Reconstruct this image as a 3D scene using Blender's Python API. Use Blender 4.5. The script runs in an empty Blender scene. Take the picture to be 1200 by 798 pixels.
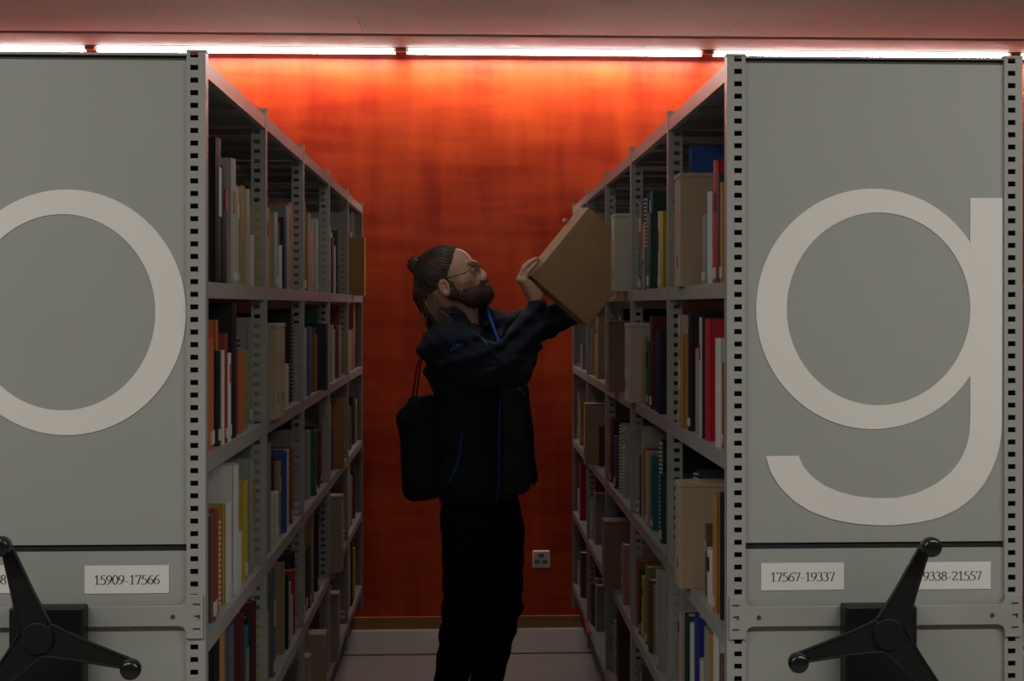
import bpy, math, random
import numpy as np
from mathutils import Vector, Matrix, Euler

# ------------------------------------------------------------------ camera, world, lights, exposure
FPX, PX, PY, HC = 1800.0, 632.0, 358.0, 1.658
TH = math.atan((PX - 548.0) / FPX)
D0, BAY, YW, ZC = 3.15, 0.93, 7.90, 2.965
YM = 5.40                                                   # depth at which the man stands

def inv(px, py, Y):
    """world point at depth Y along the sight line of a photo pixel (used only to measure real sizes)"""
    a = (px - PX) / FPX
    dx = math.sin(TH) + math.cos(TH) * a
    dy = math.cos(TH) - math.sin(TH) * a
    k = Y / dy
    return Vector((dx * k, Y, HC + k * (PY - py) / FPX))

scene = bpy.context.scene
COL = scene.collection
cd = bpy.data.cameras.new('camera'); cam = bpy.data.objects.new('camera', cd); COL.objects.link(cam)
cam.location = (0, 0, HC); cam.rotation_euler = (math.radians(90), 0, -TH)
cd.sensor_width = 36; cd.lens = FPX * 36 / 1200
cd.shift_x = (600 - PX) / 1200; cd.shift_y = (PY - 399) / 1200
cd.clip_start = 0.05
scene.camera = cam
w = bpy.data.worlds.new('world'); scene.world = w; w.use_nodes = True
w.node_tree.nodes['Background'].inputs[0].default_value = (0.5, 0.5, 0.52, 1)
w.node_tree.nodes['Background'].inputs[1].default_value = 0.02
vs = scene.view_settings
vs.view_transform = 'Standard'; vs.look = 'None'; vs.gamma = 1; vs.use_curve_mapping = False
vs.exposure = 0.0
LED_EMIT = 120.0

def area(name, loc, sx, sy, power, col=(1, .93, .84), rot=(0, 0, 0)):
    l = bpy.data.lights.new(name, 'AREA'); l.shape = 'RECTANGLE'; l.size = sx; l.size_y = sy
    l.energy = power; l.color = col
    o = bpy.data.objects.new(name, l); COL.objects.link(o); o.location = loc; o.rotation_euler = rot
    return o
area('ceiling_lamp_front', (-2.25, 1.6, 2.90), 3.0, 0.12, 58, (1, .97, .89))
area('ceiling_lamp_front', (2.25, 1.6, 2.90), 3.0, 0.12, 58, (1, .97, .89))
area('ceiling_lamp_aisle', (-0.15, 4.9, 2.90), 0.3, 0.9, 3.2, (1, .95, .88))

# ------------------------------------------------------------------ materials
MATS = {}
def mat(name, col, rough=.6, metal=0, bump=0, bscale=60, var=0, vscale=6, vstretch=(1, 1, 1), emit=0, spec=.5, sheen=0):
    if name in MATS: return MATS[name]
    m = bpy.data.materials.new(name); m.use_nodes = True
    nt = m.node_tree; b = nt.nodes['Principled BSDF']
    b.inputs['Base Color'].default_value = (*col, 1); b.inputs['Roughness'].default_value = rough
    b.inputs['Metallic'].default_value = metal; b.inputs['Specular IOR Level'].default_value = spec
    if sheen:
        b.inputs['Sheen Weight'].default_value = sheen; b.inputs['Sheen Roughness'].default_value = .5
    if emit:
        b.inputs['Emission Color'].default_value = (*col, 1); b.inputs['Emission Strength'].default_value = emit
    if var or bump:
        tc = nt.nodes.new('ShaderNodeTexCoord'); mp = nt.nodes.new('ShaderNodeMapping')
        mp.inputs['Scale'].default_value = vstretch
        nt.links.new(tc.outputs['Object'], mp.inputs['Vector'])
    if var:
        n = nt.nodes.new('ShaderNodeTexNoise'); n.inputs['Scale'].default_value = vscale; n.inputs['Detail'].default_value = 5
        nt.links.new(mp.outputs[0], n.inputs['Vector'])
        r = nt.nodes.new('ShaderNodeValToRGB'); r.color_ramp.elements[0].position = .3; r.color_ramp.elements[1].position = .7
        r.color_ramp.elements[0].color = (*[c * (1 - var) for c in col], 1)
        r.color_ramp.elements[1].color = (*[min(1, c * (1 + var)) for c in col], 1)
        nt.links.new(n.outputs['Fac'], r.inputs[0]); nt.links.new(r.outputs[0], b.inputs['Base Color'])
    if bump:
        n2 = nt.nodes.new('ShaderNodeTexNoise'); n2.inputs['Scale'].default_value = bscale; n2.inputs['Detail'].default_value = 4
        nt.links.new(mp.outputs[0], n2.inputs['Vector'])
        bp = nt.nodes.new('ShaderNodeBump'); bp.inputs['Strength'].default_value = bump; bp.inputs['Distance'].default_value = .01
        nt.links.new(n2.outputs['Fac'], bp.inputs['Height']); nt.links.new(bp.outputs[0], b.inputs['Normal'])
    MATS[name] = m
    return m

STEEL = mat('painted_grey_steel', (.285, .29, .275), .33, 0, .05, 40, .04, 3)
PANEL = mat('grey_panel_paint', (.282, .292, .270), .5, 0, .04, 30, .03, 1.5)
BLACK = mat('black_plastic', (.006, .006, .006), .45, spec=.35)
RUBBER = mat('black_gap', (.006, .006, .006), .8)
WHITE = mat('white_vinyl', (.64,.62,.595), .5, 0, .12, 6, .02, 2)
PAPER = mat('white_paper', (.62, .61, .60), .7)
INK = mat('dark_ink', (.03, .03, .035), .7)
KRAFT = mat('kraft_cardboard', (.42, .26, .135), .8, 0, .12, 120, .07, 10)
SBOX = mat('grey_brown_board', (.33, .245, .16), .8, 0, .08, 90, .06, 8)
SBOXD = mat('brown_board', (.24, .155, .11), .8, 0, .08, 90, .06, 8)
SBOXW = mat('cream_board', (.43, .38, .31), .8, 0, .08, 90, .04, 8)

# ------------------------------------------------------------------ mesh helpers
class MB:
    def __init__(s): s.v = []; s.f = []
    def box(s, x0, x1, y0, y1, z0, z1):
        n = len(s.v)
        s.v += [(x0,y0,z0),(x1,y0,z0),(x1,y1,z0),(x0,y1,z0),(x0,y0,z1),(x1,y0,z1),(x1,y1,z1),(x0,y1,z1)]
        s.f += [tuple(n+i for i in q) for q in ((0,3,2,1),(4,5,6,7),(0,1,5,4),(1,2,6,5),(2,3,7,6),(3,0,4,7))]
        return s
    def prism(s, pts, y0, y1):
        """closed outline in XZ, extruded from y0 to y1"""
        n = len(s.v); k = len(pts)
        s.v += [(p[0], y0, p[1]) for p in pts] + [(p[0], y1, p[1]) for p in pts]
        s.f += [tuple(n+i for i in range(k)), tuple(n+k+i for i in reversed(range(k)))]
        s.f += [(n+i, n+k+i, n+k+(i+1)%k, n+(i+1)%k) for i in range(k)]
        return s
    def ring(s, outer, inner, y0, y1):
        n = len(s.v); k = len(outer)
        for pts, y in ((outer,y0),(inner,y0),(outer,y1),(inner,y1)): s.v += [(p[0], y, p[1]) for p in pts]
        for i in range(k):
            j = (i+1)%k
            s.f += [(n+i,n+j,n+k+j,n+k+i),(n+2*k+i,n+3*k+i,n+3*k+j,n+2*k+j),(n+i,n+2*k+i,n+2*k+j,n+j),(n+k+i,n+k+j,n+3*k+j,n+3*k+i)]
        return s
    def tube(s, pts, rad, sides=8, caps=True):
        n = len(s.v); m = len(pts)
        pts = [Vector(p) for p in pts]
        if not hasattr(rad, '__len__'): rad = [rad]*m
        for i, p in enumerate(pts):
            t = (pts[min(i+1,m-1)] - pts[max(i-1,0)]).normalized()
            a = t.cross(Vector((0,0,1)))
            if a.length < .15: a = t.cross(Vector((0,1,0)))
            a.normalize(); b = t.cross(a)
            for q in range(sides):
                an = 2*math.pi*q/sides
                s.v.append(tuple(p + (a*math.cos(an) + b*math.sin(an))*rad[i]))
        for i in range(m-1):
            for q in range(sides):
                r = (q+1)%sides
                s.f.append((n+i*sides+q, n+i*sides+r, n+(i+1)*sides+r, n+(i+1)*sides+q))
        if caps:
            s.f.append(tuple(n+q for q in reversed(range(sides)))); s.f.append(tuple(n+(m-1)*sides+q for q in range(sides)))
        return s
    def quad(s, pts):
        n = len(s.v); s.v += [tuple(p) for p in pts]; s.f.append(tuple(range(n, n+len(pts)))); return s
    def mesh(s, name, m=None, smooth=False):
        me = bpy.data.meshes.new(name); me.from_pydata(s.v, [], s.f); me.update()
        if m: me.materials.append(m)
        if smooth: me.polygons.foreach_set('use_smooth', [True]*len(me.polygons))
        return me
    def obj(s, name, m, parent=None, loc=None, smooth=False, bevel=0):
        o = bpy.data.objects.new(name, s.mesh(name, m, smooth)); COL.objects.link(o)
        if parent: o.parent = parent
        if loc: o.location = loc
        if bevel:
            b = o.modifiers.new('bevel', 'BEVEL'); b.width = bevel; b.segments = 2; b.limit_method = 'ANGLE'
        return o

def put(name, me, parent=None, loc=(0,0,0), rot=(0,0,0)):
    o = bpy.data.objects.new(name, me); COL.objects.link(o); o.parent = parent; o.location = loc; o.rotation_euler = rot
    return o
def empty(name, loc=(0,0,0)):
    o = bpy.data.objects.new(name, None); COL.objects.link(o); o.location = loc; o.empty_display_size = .1
    return o
def tag(o, label=None, cat=None, group=None, kind=None):
    if label: o['label'] = label
    if cat: o['category'] = cat
    if group: o['group'] = group
    if kind: o['kind'] = kind
    return o

# ------------------------------------------------------------------ the room
WALL = bpy.data.materials.new('orange_glazed_wall'); WALL.use_nodes = True
nt = WALL.node_tree; b = nt.nodes['Principled BSDF']; b.inputs['Roughness'].default_value = .42
b.inputs['Specular IOR Level'].default_value = .35
tc = nt.nodes.new('ShaderNodeTexCoord')
def stretched(sc, scale, det):
    mp = nt.nodes.new('ShaderNodeMapping'); mp.inputs['Scale'].default_value = sc
    n = nt.nodes.new('ShaderNodeTexNoise'); n.inputs['Scale'].default_value = scale; n.inputs['Detail'].default_value = det
    nt.links.new(tc.outputs['Object'], mp.inputs[0]); nt.links.new(mp.outputs[0], n.inputs['Vector']); return n
n1 = stretched((1, 1, 7), 2.2, 8); n2 = stretched((6, 1, 1), 1.6, 6); n3 = stretched((1, 1, 1), 1.3, 4)
add = nt.nodes.new('ShaderNodeMath'); add.operation = 'ADD'; nt.links.new(n1.outputs['Fac'], add.inputs[0]); nt.links.new(n2.outputs['Fac'], add.inputs[1])
ad2 = nt.nodes.new('ShaderNodeMath'); ad2.operation = 'ADD'; nt.links.new(add.outputs[0], ad2.inputs[0]); nt.links.new(n3.outputs['Fac'], ad2.inputs[1])
dv = nt.nodes.new('ShaderNodeMath'); dv.operation = 'DIVIDE'; dv.inputs[1].default_value = 3; nt.links.new(ad2.outputs[0], dv.inputs[0])
rp = nt.nodes.new('ShaderNodeValToRGB')
rp.color_ramp.elements[0].position = .40; rp.color_ramp.elements[0].color = (.37, .022, .003, 1)
rp.color_ramp.elements[1].position = .61; rp.color_ramp.elements[1].color = (.66, .074, .011, 1)
nt.links.new(dv.outputs[0], rp.inputs[0]); nt.links.new(rp.outputs[0], b.inputs['Base Color'])
bp = nt.nodes.new('ShaderNodeBump'); bp.inputs['Strength'].default_value = .12; bp.inputs['Distance'].default_value = .01
nt.links.new(add.outputs[0], bp.inputs['Height']); nt.links.new(bp.outputs[0], b.inputs['Normal'])

GREYW = mat('dull_side_wall', (.085, .08, .075), .8)
FLOOR = mat('grey_linoleum', (.33, .30, .285), .5, 0, .03, 80, .05, 4)
CEIL = mat('pale_ceiling_board', (.87, .86, .84), .75, 0, .04, 25, .03, 3)
tag(MB().box(-4.5,4.5,YW,YW+.1,0,3.3).obj('wall_back', WALL), kind='structure')
tag(MB().box(-4.6,-4.5,-2.5,YW,0,3.3).obj('wall_left', GREYW), kind='structure')
tag(MB().box(4.5,4.6,-2.5,YW,0,3.3).obj('wall_right', GREYW), kind='structure')
tag(MB().box(-4.6,4.6,-2.6,-2.5,0,3.3).obj('wall_front', GREYW), kind='structure')
tag(MB().box(-4.6,4.6,-2.6,YW+.1,-.1,0).obj('floor', FLOOR), kind='structure')
# ceiling boards: each its own child, dark joints between them
ce = tag(MB().box(-4.6,4.6,-2.6,YW+.1,ZC+.02,ZC+.12).obj('ceiling', mat('ceiling_void', (.10,.035,.02), .9)), kind='structure')
YG = inv(600, 41, YW); yg = (ZC-HC)*FPX/(358-41.0)         # slot in the ceiling where the boards end
yy = yg - .008
rows = []
k = 0
while yy > -2.5:
    y0 = max(yy - .43, -2.59)
    off = -.5 if k % 2 == 0 else .35
    xs = [-4.59] + [off + j*1.75 for j in range(-2, 3) if -4.4 < off + j*1.75 < 4.4] + [4.59]
    for a, c in zip(xs[:-1], xs[1:]):
        MB().box(a+.0012, c-.0012, y0+.0012, yy-.0012, ZC, ZC+.019).obj('ceiling_board', CEIL, ce)
    yy = y0; k += 1
xs = [-4.59, -2.7, -.9, .9, 2.7, 4.59]
for a, c in zip(xs[:-1], xs[1:]):
    MB().box(a+.001, c-.001, yg+.05, YW-.108, ZC-.001, ZC+.019).obj('ceiling_board', mat('grey_cove_board', (.34,.33,.325), .6, 0, .03, 25), ce)
# wall washer: a row of linear luminaires
px_gaps = [(-250,98),(115,461),(479,820),(838,1180),(1197,1550)]
HOUS = mat('lamp_housing', (.45,.42,.40), .5)
LED = mat('led_diffuser', (1, .93, .86), .4, emit=LED_EMIT)
YL = YW - .080
lampn = ['leftmost', 'second from left', 'middle one over the aisle', 'over the g panel', 'rightmost']
for i, (a, c) in enumerate(px_gaps):
    x0 = inv(a, 60, YL).x; x1 = inv(c, 60, YL).x
    t = empty('linear_lamp', ((x0+x1)/2, YL, ZC-.001))
    tag(t, 'white glowing linear ceiling lamp at the orange wall, ' + lampn[i], 'lamp', 'wall washer lamps along the ceiling edge')
    h = (x1-x0)/2
    MB().box(-h-.012, h+.012, -.020, .018, -.005, 0).obj('housing', HOUS, t)
    MB().box(-h, h, -.024, .004, -.025, -.005).obj('diffuser', mat('led_diffuser_side', (1,.96,.92), .4, emit=7), t)
    MB().box(-h+.002, h-.002, -.022, .002, -.0262, -.0248).obj('light_strip', LED, t)
    MB().box(-h-.012, h+.012, .007, .012, -.030, -.012).obj('reflector_lip', HOUS, t)
for i in range(4):
    a, c = px_gaps[i][1], px_gaps[i+1][0]
    x0 = inv(a, 60, YL).x+.013; x1 = inv(c, 60, YL).x-.013
    MB().box(x0, x1, -.022, .01, -.02, 0).obj('lamp_connector', mat('connector_orange', (.5,.12,.05), .6), None, (0, YL, ZC-.001))
    tag(bpy.context.scene.objects[-1] if False else COL.objects[-1], ['small orange connector between leftmost lamp and its neighbour', 'small orange connector between lamps above the left rack corner and aisle', 'small orange connector between middle lamp and the lamp above g', 'small orange connector at right end of the lamp above g'][i], 'connector', 'connectors between the linear lamps')
# baseboard
WOOD = mat('oak_baseboard', (.32, .155, .05), .5, 0, .05, 30, .2, 5, (1, 1, 14))
tag(MB().box(-4.5, 4.5, YW-.014, YW, 0, .062).obj('baseboard_back', WOOD), kind='structure')
# rail let into the floor
yr = HC*FPX/(766-358)
tag(MB().box(-4.5, 4.5, yr-.011, yr+.011, -.002, .0015).obj('trim_1', RUBBER), kind='structure')
tag(MB().box(-4.5, 4.5, D0+.9, D0+.922, -.002, .0015).obj('trim_2', RUBBER), kind='structure')
# wall socket
p = inv(634, 655, YW)
sk = empty('wall_socket', (p.x, YW, p.z))
tag(sk, 'small square white triple wall socket low on the orange wall', 'socket')
SW = mat('socket_plastic', (.80,.78,.75), .4)
MB().box(-.044,.044,-.012,0,-.044,.044).obj('cover_plate', SW, sk, bevel=.004)
for (dx, dz) in ((0,.02),(-.02,-.012),(.02,-.012)):
    s_ = MB().prism([(dx+.016*math.cos(a*math.pi/3)*1.1, dz+.012*math.sin(a*math.pi/3)) for a in range(6)], -.0135, -.0119).obj('outlet', mat('socket_recess', (.25,.24,.22), .5), sk)
    for e in (-.007, 0, .007):
        MB().box(dx+e-.0018, dx+e+.0018, -.0142, -.0134, dz-.002+(0 if e else -.004), dz+.002+(0 if e else -.004)).obj('contact_hole', RUBBER, s_)
# ------------------------------------------------------------------ shelving racks
XL = inv(241, 358, D0).x; XR = inv(852, 358, D0).x
LV = [HC + (358-y)*.00175 for y in (72, 330, 534, 746, 955, 1165)]   # tops of the shelf lips
WR = .62
def upright_mesh(inner=False):
    m = MB(); H = 2.174; HW = LV[0]-.03 if inner else H; z0 = .12; wd, dp, th = .0385, .032, .0022
    # web facing the aisle end: x from 0 (aisle) inwards to wd (local +x = into the rack)
    s0, s1, pitch, sh = .0150, .0310, .0256, .0105
    m.box(0, s0, 0, th, z0, H); m.box(s1, wd, 0, th, z0, HW)
    z = z0
    k = 0
    n = int((H - z0) / pitch)
    top = H - n*pitch
    z = z0
    for i in range(n+1):
        zb = H - .012 - (n-i)*pitch            # slot bottom
        if zb - z > .001: m.box(s0, s1, 0, th, z, zb - .0)
        z = zb + sh
        if z > HW-.02: break
    if z < HW: m.box(s0, s1, 0, th, z, HW)
    m.box(0, th, th, dp, z0, H)                # aisle side
    m.box(wd-th, wd, th, dp, z0, HW)
    m.box(-.0015, s0 if inner else wd+.001, -.0015, dp, H, H+.004)  # cap
    return m.mesh('upright', STEEL)
UP = upright_mesh(); UPI = upright_mesh(True)
def mirrored(a):
    q = a.copy(); q.transform(Matrix.Scale(-1, 4, (1,0,0))); q.flip_normals(); return q
UPM = mirrored(UP); UPIM = mirrored(UPI)

def nib(m, pts, y, thick, thin):
    for (a, c) in zip(pts[:-1], pts[1:]):
        d = Vector((c[0]-a[0], c[1]-a[1])); L = d.length
        if L < 1e-6: continue
        d /= L; hw = (thin + (thick-thin)*abs(d.y)**1.5)/2; nx, nz = -d.y*hw, d.x*hw
        e = d*hw*.4
        m.quad([(a[0]-e.x+nx, y, a[1]-e.y+nz), (a[0]-e.x-nx, y, a[1]-e.y-nz), (c[0]+e.x-nx, y, c[1]+e.y-nz), (c[0]+e.x+nx, y, c[1]+e.y+nz)])
def arc(cx, cy, rx, ry, a0, a1, n=12):
    return [(cx+rx*math.cos(math.radians(a0+(a1-a0)*i/n)), cy+ry*math.sin(math.radians(a0+(a1-a0)*i/n))) for i in range(n+1)]
DIG = {'0': [arc(.25,.5,.2,.48,0,360,20)], '1': [[(.1,.82),(.27,.98),(.27,.03)],[(.12,.02),(.42,.02)]],
 '2': [arc(.24,.74,.19,.24,165,-35,10)+[(.06,.04)],[(.06,.04),(.46,.04),(.47,.13)]],
 '3': [arc(.22,.76,.17,.22,150,-80,9),arc(.21,.29,.22,.28,80,-150,10)],
 '5': [[(.44,.97),(.16,.97),(.11,.6)],arc(.19,.30,.26,.31,105,-140,11)],
 '6': [arc(.25,.3,.2,.28,0,360,16),[(.05,.33)]+arc(.48,.3,.42,.68,165,92,6)],
 '7': [[(.06,.84),(.08,.96),(.46,.96),(.2,.0)]],
 '8': [arc(.25,.75,.16,.22,0,360,14),arc(.25,.26,.2,.25,0,360,14)],
 '9': [arc(.25,.69,.2,.28,0,360,16),[(.45,.66)]+arc(.02,.69,.42,.68,-15,-88,6)],
 '-': [[(.06,.32),(.30,.32)]]}
def number_mesh(txt, cx, cz, h, wtot, y):
    m = MB(); adv = [.37 if c == '-' else .5 for c in txt]; tot = sum(adv); sx = wtot/tot; x = cx - wtot/2
    for c, a in zip(txt, adv):
        for st in DIG[c]:
            nib(m, [(x+p[0]*sx, cz-h/2+p[1]*h) for p in st], y, h*.13, h*.05)
        x += a*sx
    return m

def rack(side, lab):
    sg = -1 if side == 'L' else 1
    xf = XL if side == 'L' else XR
    X0, X1 = (xf-WR, xf) if side == 'L' else (xf, xf+WR)
    r = empty('shelving_rack', (xf, D0, 0)); tag(r, lab, 'rack', None)
    def O(m, name, ma, bevel=0, parent=None, smooth=False):
        o = m.obj(name, ma, parent or r, smooth=smooth, bevel=bevel)
        o.location = (-xf, -D0, 0) if parent is None else (0,0,0)
        return o
    for i in range(6):
        y = D0 + i*BAY
        ua, ub = (UP, UPM) if i == 0 else (UPI, UPIM)
        put('upright', ua if side == 'R' else ub, r, (0, y-D0, 0))
        put('upright', ub if side == 'R' else ua, r, (sg*WR, y-D0, 0))
        for zt in (1.50, 1.02):
            if i == 0 and zt == 1.50: continue
            if i == 0: continue
            m = MB(); a, c = X0+.037, X1-.037; f = .028
            fil = lambda cx, cz, s1, s2: [(cx + s1*f*(1-math.cos(t*math.pi/8)), cz + s2*f*(1-math.sin(t*math.pi/8))) for t in range(5)]
            pts = [(a, zt-.018-f)]+[(a+f*(1-math.cos(t*math.pi/8)), zt-.018-f+f*math.sin(t*math.pi/8)) for t in range(1,5)]
            pts += [(c-f*(1-math.cos(t*math.pi/8)), zt-.018-f+f*math.sin(t*math.pi/8)) for t in (4,3,2,1)] + [(c, zt-.018-f)]
            pts += [(c, zt+.018+f)]+[(c-f*(1-math.cos(t*math.pi/8)), zt+.018+f-f*math.sin(t*math.pi/8)) for t in range(1,5)]
            pts += [(a+f*(1-math.cos(t*math.pi/8)), zt+.018+f-f*math.sin(t*math.pi/8)) for t in (4,3,2,1)] + [(a, zt+.018+f)]
            m.prism(pts, y+.004, y+.007); O(m, 'cross_tie', STEEL)
    for l, z in enumerate(LV):
        for i in range(5):
            y0 = D0+i*BAY + (.0325 if i >= 0 else 0); y1 = D0+(i+1)*BAY-.001
            m = MB()
            m.box(X0+.002, X1-.002, y0, y1, z-.004, z-.002)
            for xa, xb in ((X0+.001, X0+.003), (X1-.003, X1-.001)):
                m.box(xa, xb, y0, y1, z-.034, z)
            for xa, xb in ((X0+.003, X0+.018), (X1-.018, X1-.003)):
                m.box(xa, xb, y0, y1, z-.034, z-.0325)
            for q in (.3, .7): m.box(X0+.004, X1-.004, y0+BAY*q-.02, y0+BAY*q+.02, z-.018, z-.005)
            m.box(X0+.004, X1-.004, y0, y0+.002, z-.03, z-.004); m.box(X0+.004, X1-.004, y1-.002, y1, z-.03, z-.004)
            O(m, 'shelf', STEEL)
    xm = (X0+X1)/2
    m = MB(); m.box(xm-.002, xm+.002, D0+.04, D0+5*BAY, LV[5], LV[0]-.04); O(m, 'divider_panel', STEEL)
    m = MB(); m.box(X0+.04, X1-.04, D0+.03, D0+5*BAY-.01, .05, .17); O(m, 'carriage', BLACK)
    for i in range(6):
        for xx in (X0+.09, X1-.09):
            cy = D0+.12+i*BAY*.955
            m = MB(); m.tube([(xx-.015, cy, .05), (xx+.015, cy, .05)], .049, 14); O(m, 'wheel', mat('wheel_steel', (.2,.2,.2), .4, .8), smooth=False)
    m = MB(); m.box(X0+.002, X1-.002, D0+5*BAY-.002+.032, D0+5*BAY+.034, .13, 2.14); O(m, 'rear_panel', PANEL)
    for a_, c_ in ((X1-.037, X1-.003), (X0+.003, X0+.037)): O(MB().box(a_, c_, D0+.026, D0+.030, .13, 2.172), 'slot_shade_strip', BLACK)  # added black strips, standing in for the darkness inside the upright slots
    # end panel in front
    q = (lambda px, py: inv(px, py, D0)) if side == 'R' else (lambda px, py: inv(px, py, D0))
    yt, yb1, yb2, yl = (74.5, 635.5, 643, 643) if side == 'R' else (69.5, 639, 647, 647)
    a, c = X0+.0385, X1-.0385
    z_t, z_b1, z_b2 = q(1030,yt).z if side=='R' else q(100,yt).z, q(1030,yb1).z if side=='R' else q(100,yb1).z, q(1030,yb2).z if side=='R' else q(100,yb2).z
    ep = O(MB().box(a, c, D0+.006, D0+.012, z_b1, z_t), 'end_panel', PANEL)
    O(MB().box(a, c, D0+.006, D0+.012, .12, z_b2), 'lower_panel', PANEL)
    O(MB().box(a, c, D0+.010, D0+.014, z_b2, z_b1), 'dark_gap', RUBBER)
    O(MB().box(a, c, D0+.012, D0+.016, z_t-.002, z_t+.010), 'top_gap_shadow', mat('shadow_grey', (.05,.05,.047), .7))  # dark strip painted in for the shadow below the top edge
    O(MB().box(a, c, D0+.002, D0+.03, z_t+.010, z_t+.0145), 'top_edge', STEEL)
    # letter
    pl = D0+.0045
    q = lambda px, py: inv(px, py, pl)
    loc = lambda pts: [(q(*p).x, q(*p).z) for p in pts]
    m = MB()
    if side == 'R':
        o_ = arc(1023,362,137,141,0,360,72)[:-1]; i_ = arc(1029.5,362,107.5,113,0,360,72)[:-1]
        # the bowl, clipped where it runs into the stem
        o_ = [(min(x_,1150), y_) for x_, y_ in o_]
        m.ring(loc(o_), loc(i_), pl, D0+.0058)
        out = [(1137,232),(1175,232),(1174,505),(1171,525),(1164,547),(1154,566),(1140,583),(1122,597),(1100,607),(1076,612.5),(1050,615.5),(1025,615.5),(1000,613.5),(975,608.5),(950,599.5),(930,587),(914,571),(903,553),(897.5,534.5)]
        inn = [(936,534),(941,546),(951,558),(966,569),(985,577),(1005,582),(1028,584),(1052,583.5),(1075,578),(1096,568),(1113,555),(1125,540),(1132,525),(1136,508),(1137,490)]
        # as a strip of quads
        n = 40
        def resample(pts, n):
            P = [Vector(p) for p in pts]; L = [0]
            for a_, b_ in zip(P[:-1], P[1:]): L.append(L[-1]+(b_-a_).length)
            r_ = []
            for k in range(n+1):
                t = L[-1]*k/n
                for j in range(len(P)-1):
                    if t <= L[j+1]+1e-6: r_.append(P[j].lerp(P[j+1], (t-L[j])/(L[j+1]-L[j]))); break
            return r_
        A = resample(out[2:], n); B = resample(inn[::-1], n)
        A = [Vector((1175,232)), Vector((1174.6,400))] + A; B = [Vector((1137,232)), Vector((1137,400))] + B
        base = len(m.v)
        for (u, v) in zip(A, B):
            for y in (pl-.0002, D0+.0058):
                for p in (u, v): g = q(*p); m.v.append((g.x, y, g.z))
        for k in range(len(A)-1):
            s, e = base+4*k, base+4*k+4
            m.f += [(s,s+1,e+1,e),(s+2,e+2,e+3,s+3),(s,e,e+2,s+2),(s+1,s+3,e+3,e+1)]
    else:
        m.ring(loc(arc(78,366,140,144,0,360,96)[:-1]), loc(arc(73,366,109,115,0,360,96)[:-1]), pl, D0+.0058)
    lt = m.obj('letter_o' if side == 'L' else 'letter_g', WHITE, ep)
    lt['label'] = 'white vinyl lower case letter ' + ('o' if side == 'L' else 'g')
    # number cards
    cards = [((99,198,663,695),'15909-17566'),((-81,18.5,663,695),'13102-15908')] if side == 'L' else [((892,989,660,691),'17567-19337'),((1064,1161,659,690),'19338-21557')]
    for (x0,x1,y0,y1), tx in cards:
        A = inv(x0,y0,D0+.005); B = inv(x1,y1,D0+.005)
        cdp = O(MB().box(A.x,B.x,D0+.0048,D0+.0058,B.z,A.z), 'number_card', PAPER)
        cx = (A.x+B.x)/2; cz = (A.z+B.z)/2
        nm = number_mesh(tx, cx, cz-.0005, .0185, (B.x-A.x)*.78, D0+.0044)
        nm.obj('printed_number', INK, cdp)
    # tie bar with plates hooked into the uprights
    cyb = 721 if side == 'R' else 722.5
    zt = inv(1030 if side=='R' else 100, cyb, D0).z; hh = .0205; f = .016
    m = MB(); a, c = X0+.0385, X1-.0385
    pts = [(a-.034, zt-hh-.026),(a, zt-hh-.026)]
    pts += [(a+f*(1-math.cos(t*math.pi/8)), zt-hh-f+f*math.sin(t*math.pi/8)) for t in range(0,5)]
    pts += [(c-f*(1-math.cos(t*math.pi/8)), zt-hh-f+f*math.sin(t*math.pi/8)) for t in (4,3,2,1,0)]
    pts += [(c, zt-hh-.026),(c+.034, zt-hh-.026),(c+.034, zt+hh+.022),(c, zt+hh+.022)]
    pts += [(c-f*(1-math.cos(t*math.pi/8)), zt+hh+f-f*math.sin(t*math.pi/8)) for t in range(0,5)]
    pts += [(a+f*(1-math.cos(t*math.pi/8)), zt+hh+f-f*math.sin(t*math.pi/8)) for t in (4,3,2,1,0)]
    pts += [(a, zt+hh+.022),(a-.034, zt+hh+.022)]
    m.prism(pts, D0-.004, D0-.0016)
    tb = O(m, 'tie_bar', STEEL, bevel=.0008)
    for xx in (a-.021, c+.021):
        s_ = MB()
        for dz, ww in ((.024,.007),(.0,.005),(-.026,.007)):
            s_.box(xx-ww, xx+ww, D0-.0052, D0-.0038, zt+dz-.0012, zt+dz+.0012)
        s_.box(xx+.003, xx+.006, D0-.0052, D0-.0038, zt-.006, zt+.002)
        s_.obj('hook_slots', INK, tb)['kind'] = 'stuff'
    for xx in (a+.027, c-.027):
        MB().tube([(xx, D0-.0062, zt-.001),(xx, D0-.0035, zt-.001)], .0042, 10).obj('bolt', INK, tb)
    # drive box and hand wheel
    if side == 'R': bx, hub, angs = (990.5,1075,711), (1040,742), (66.5,194.5,310)
    else: bx, hub, angs = (10,97,713), (45,747), (108.6,-16.6,228)
    A = inv(bx[0],bx[2],D0-.05); B = inv(bx[1],bx[2],D0-.05)
    db = O(MB().box(A.x, B.x, D0-.05, D0-.0045, .42, A.z), 'drive_box', BLACK, bevel=.004)
    yh = D0-.12; h3 = inv(hub[0], hub[1], yh); sc = yh/FPX
    hw = empty('hand_wheel'); hw.parent = r; hw.location = (h3.x-xf, yh-D0, h3.z)
    m = MB(); m.tube([(0,-.012,0),(0,.014,0)], [.031,.034], 28); m.tube([(0,.012,0),(0,.074,0)], .02, 20)
    m.obj('hub', BLACK, hw, bevel=.002)
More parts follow.
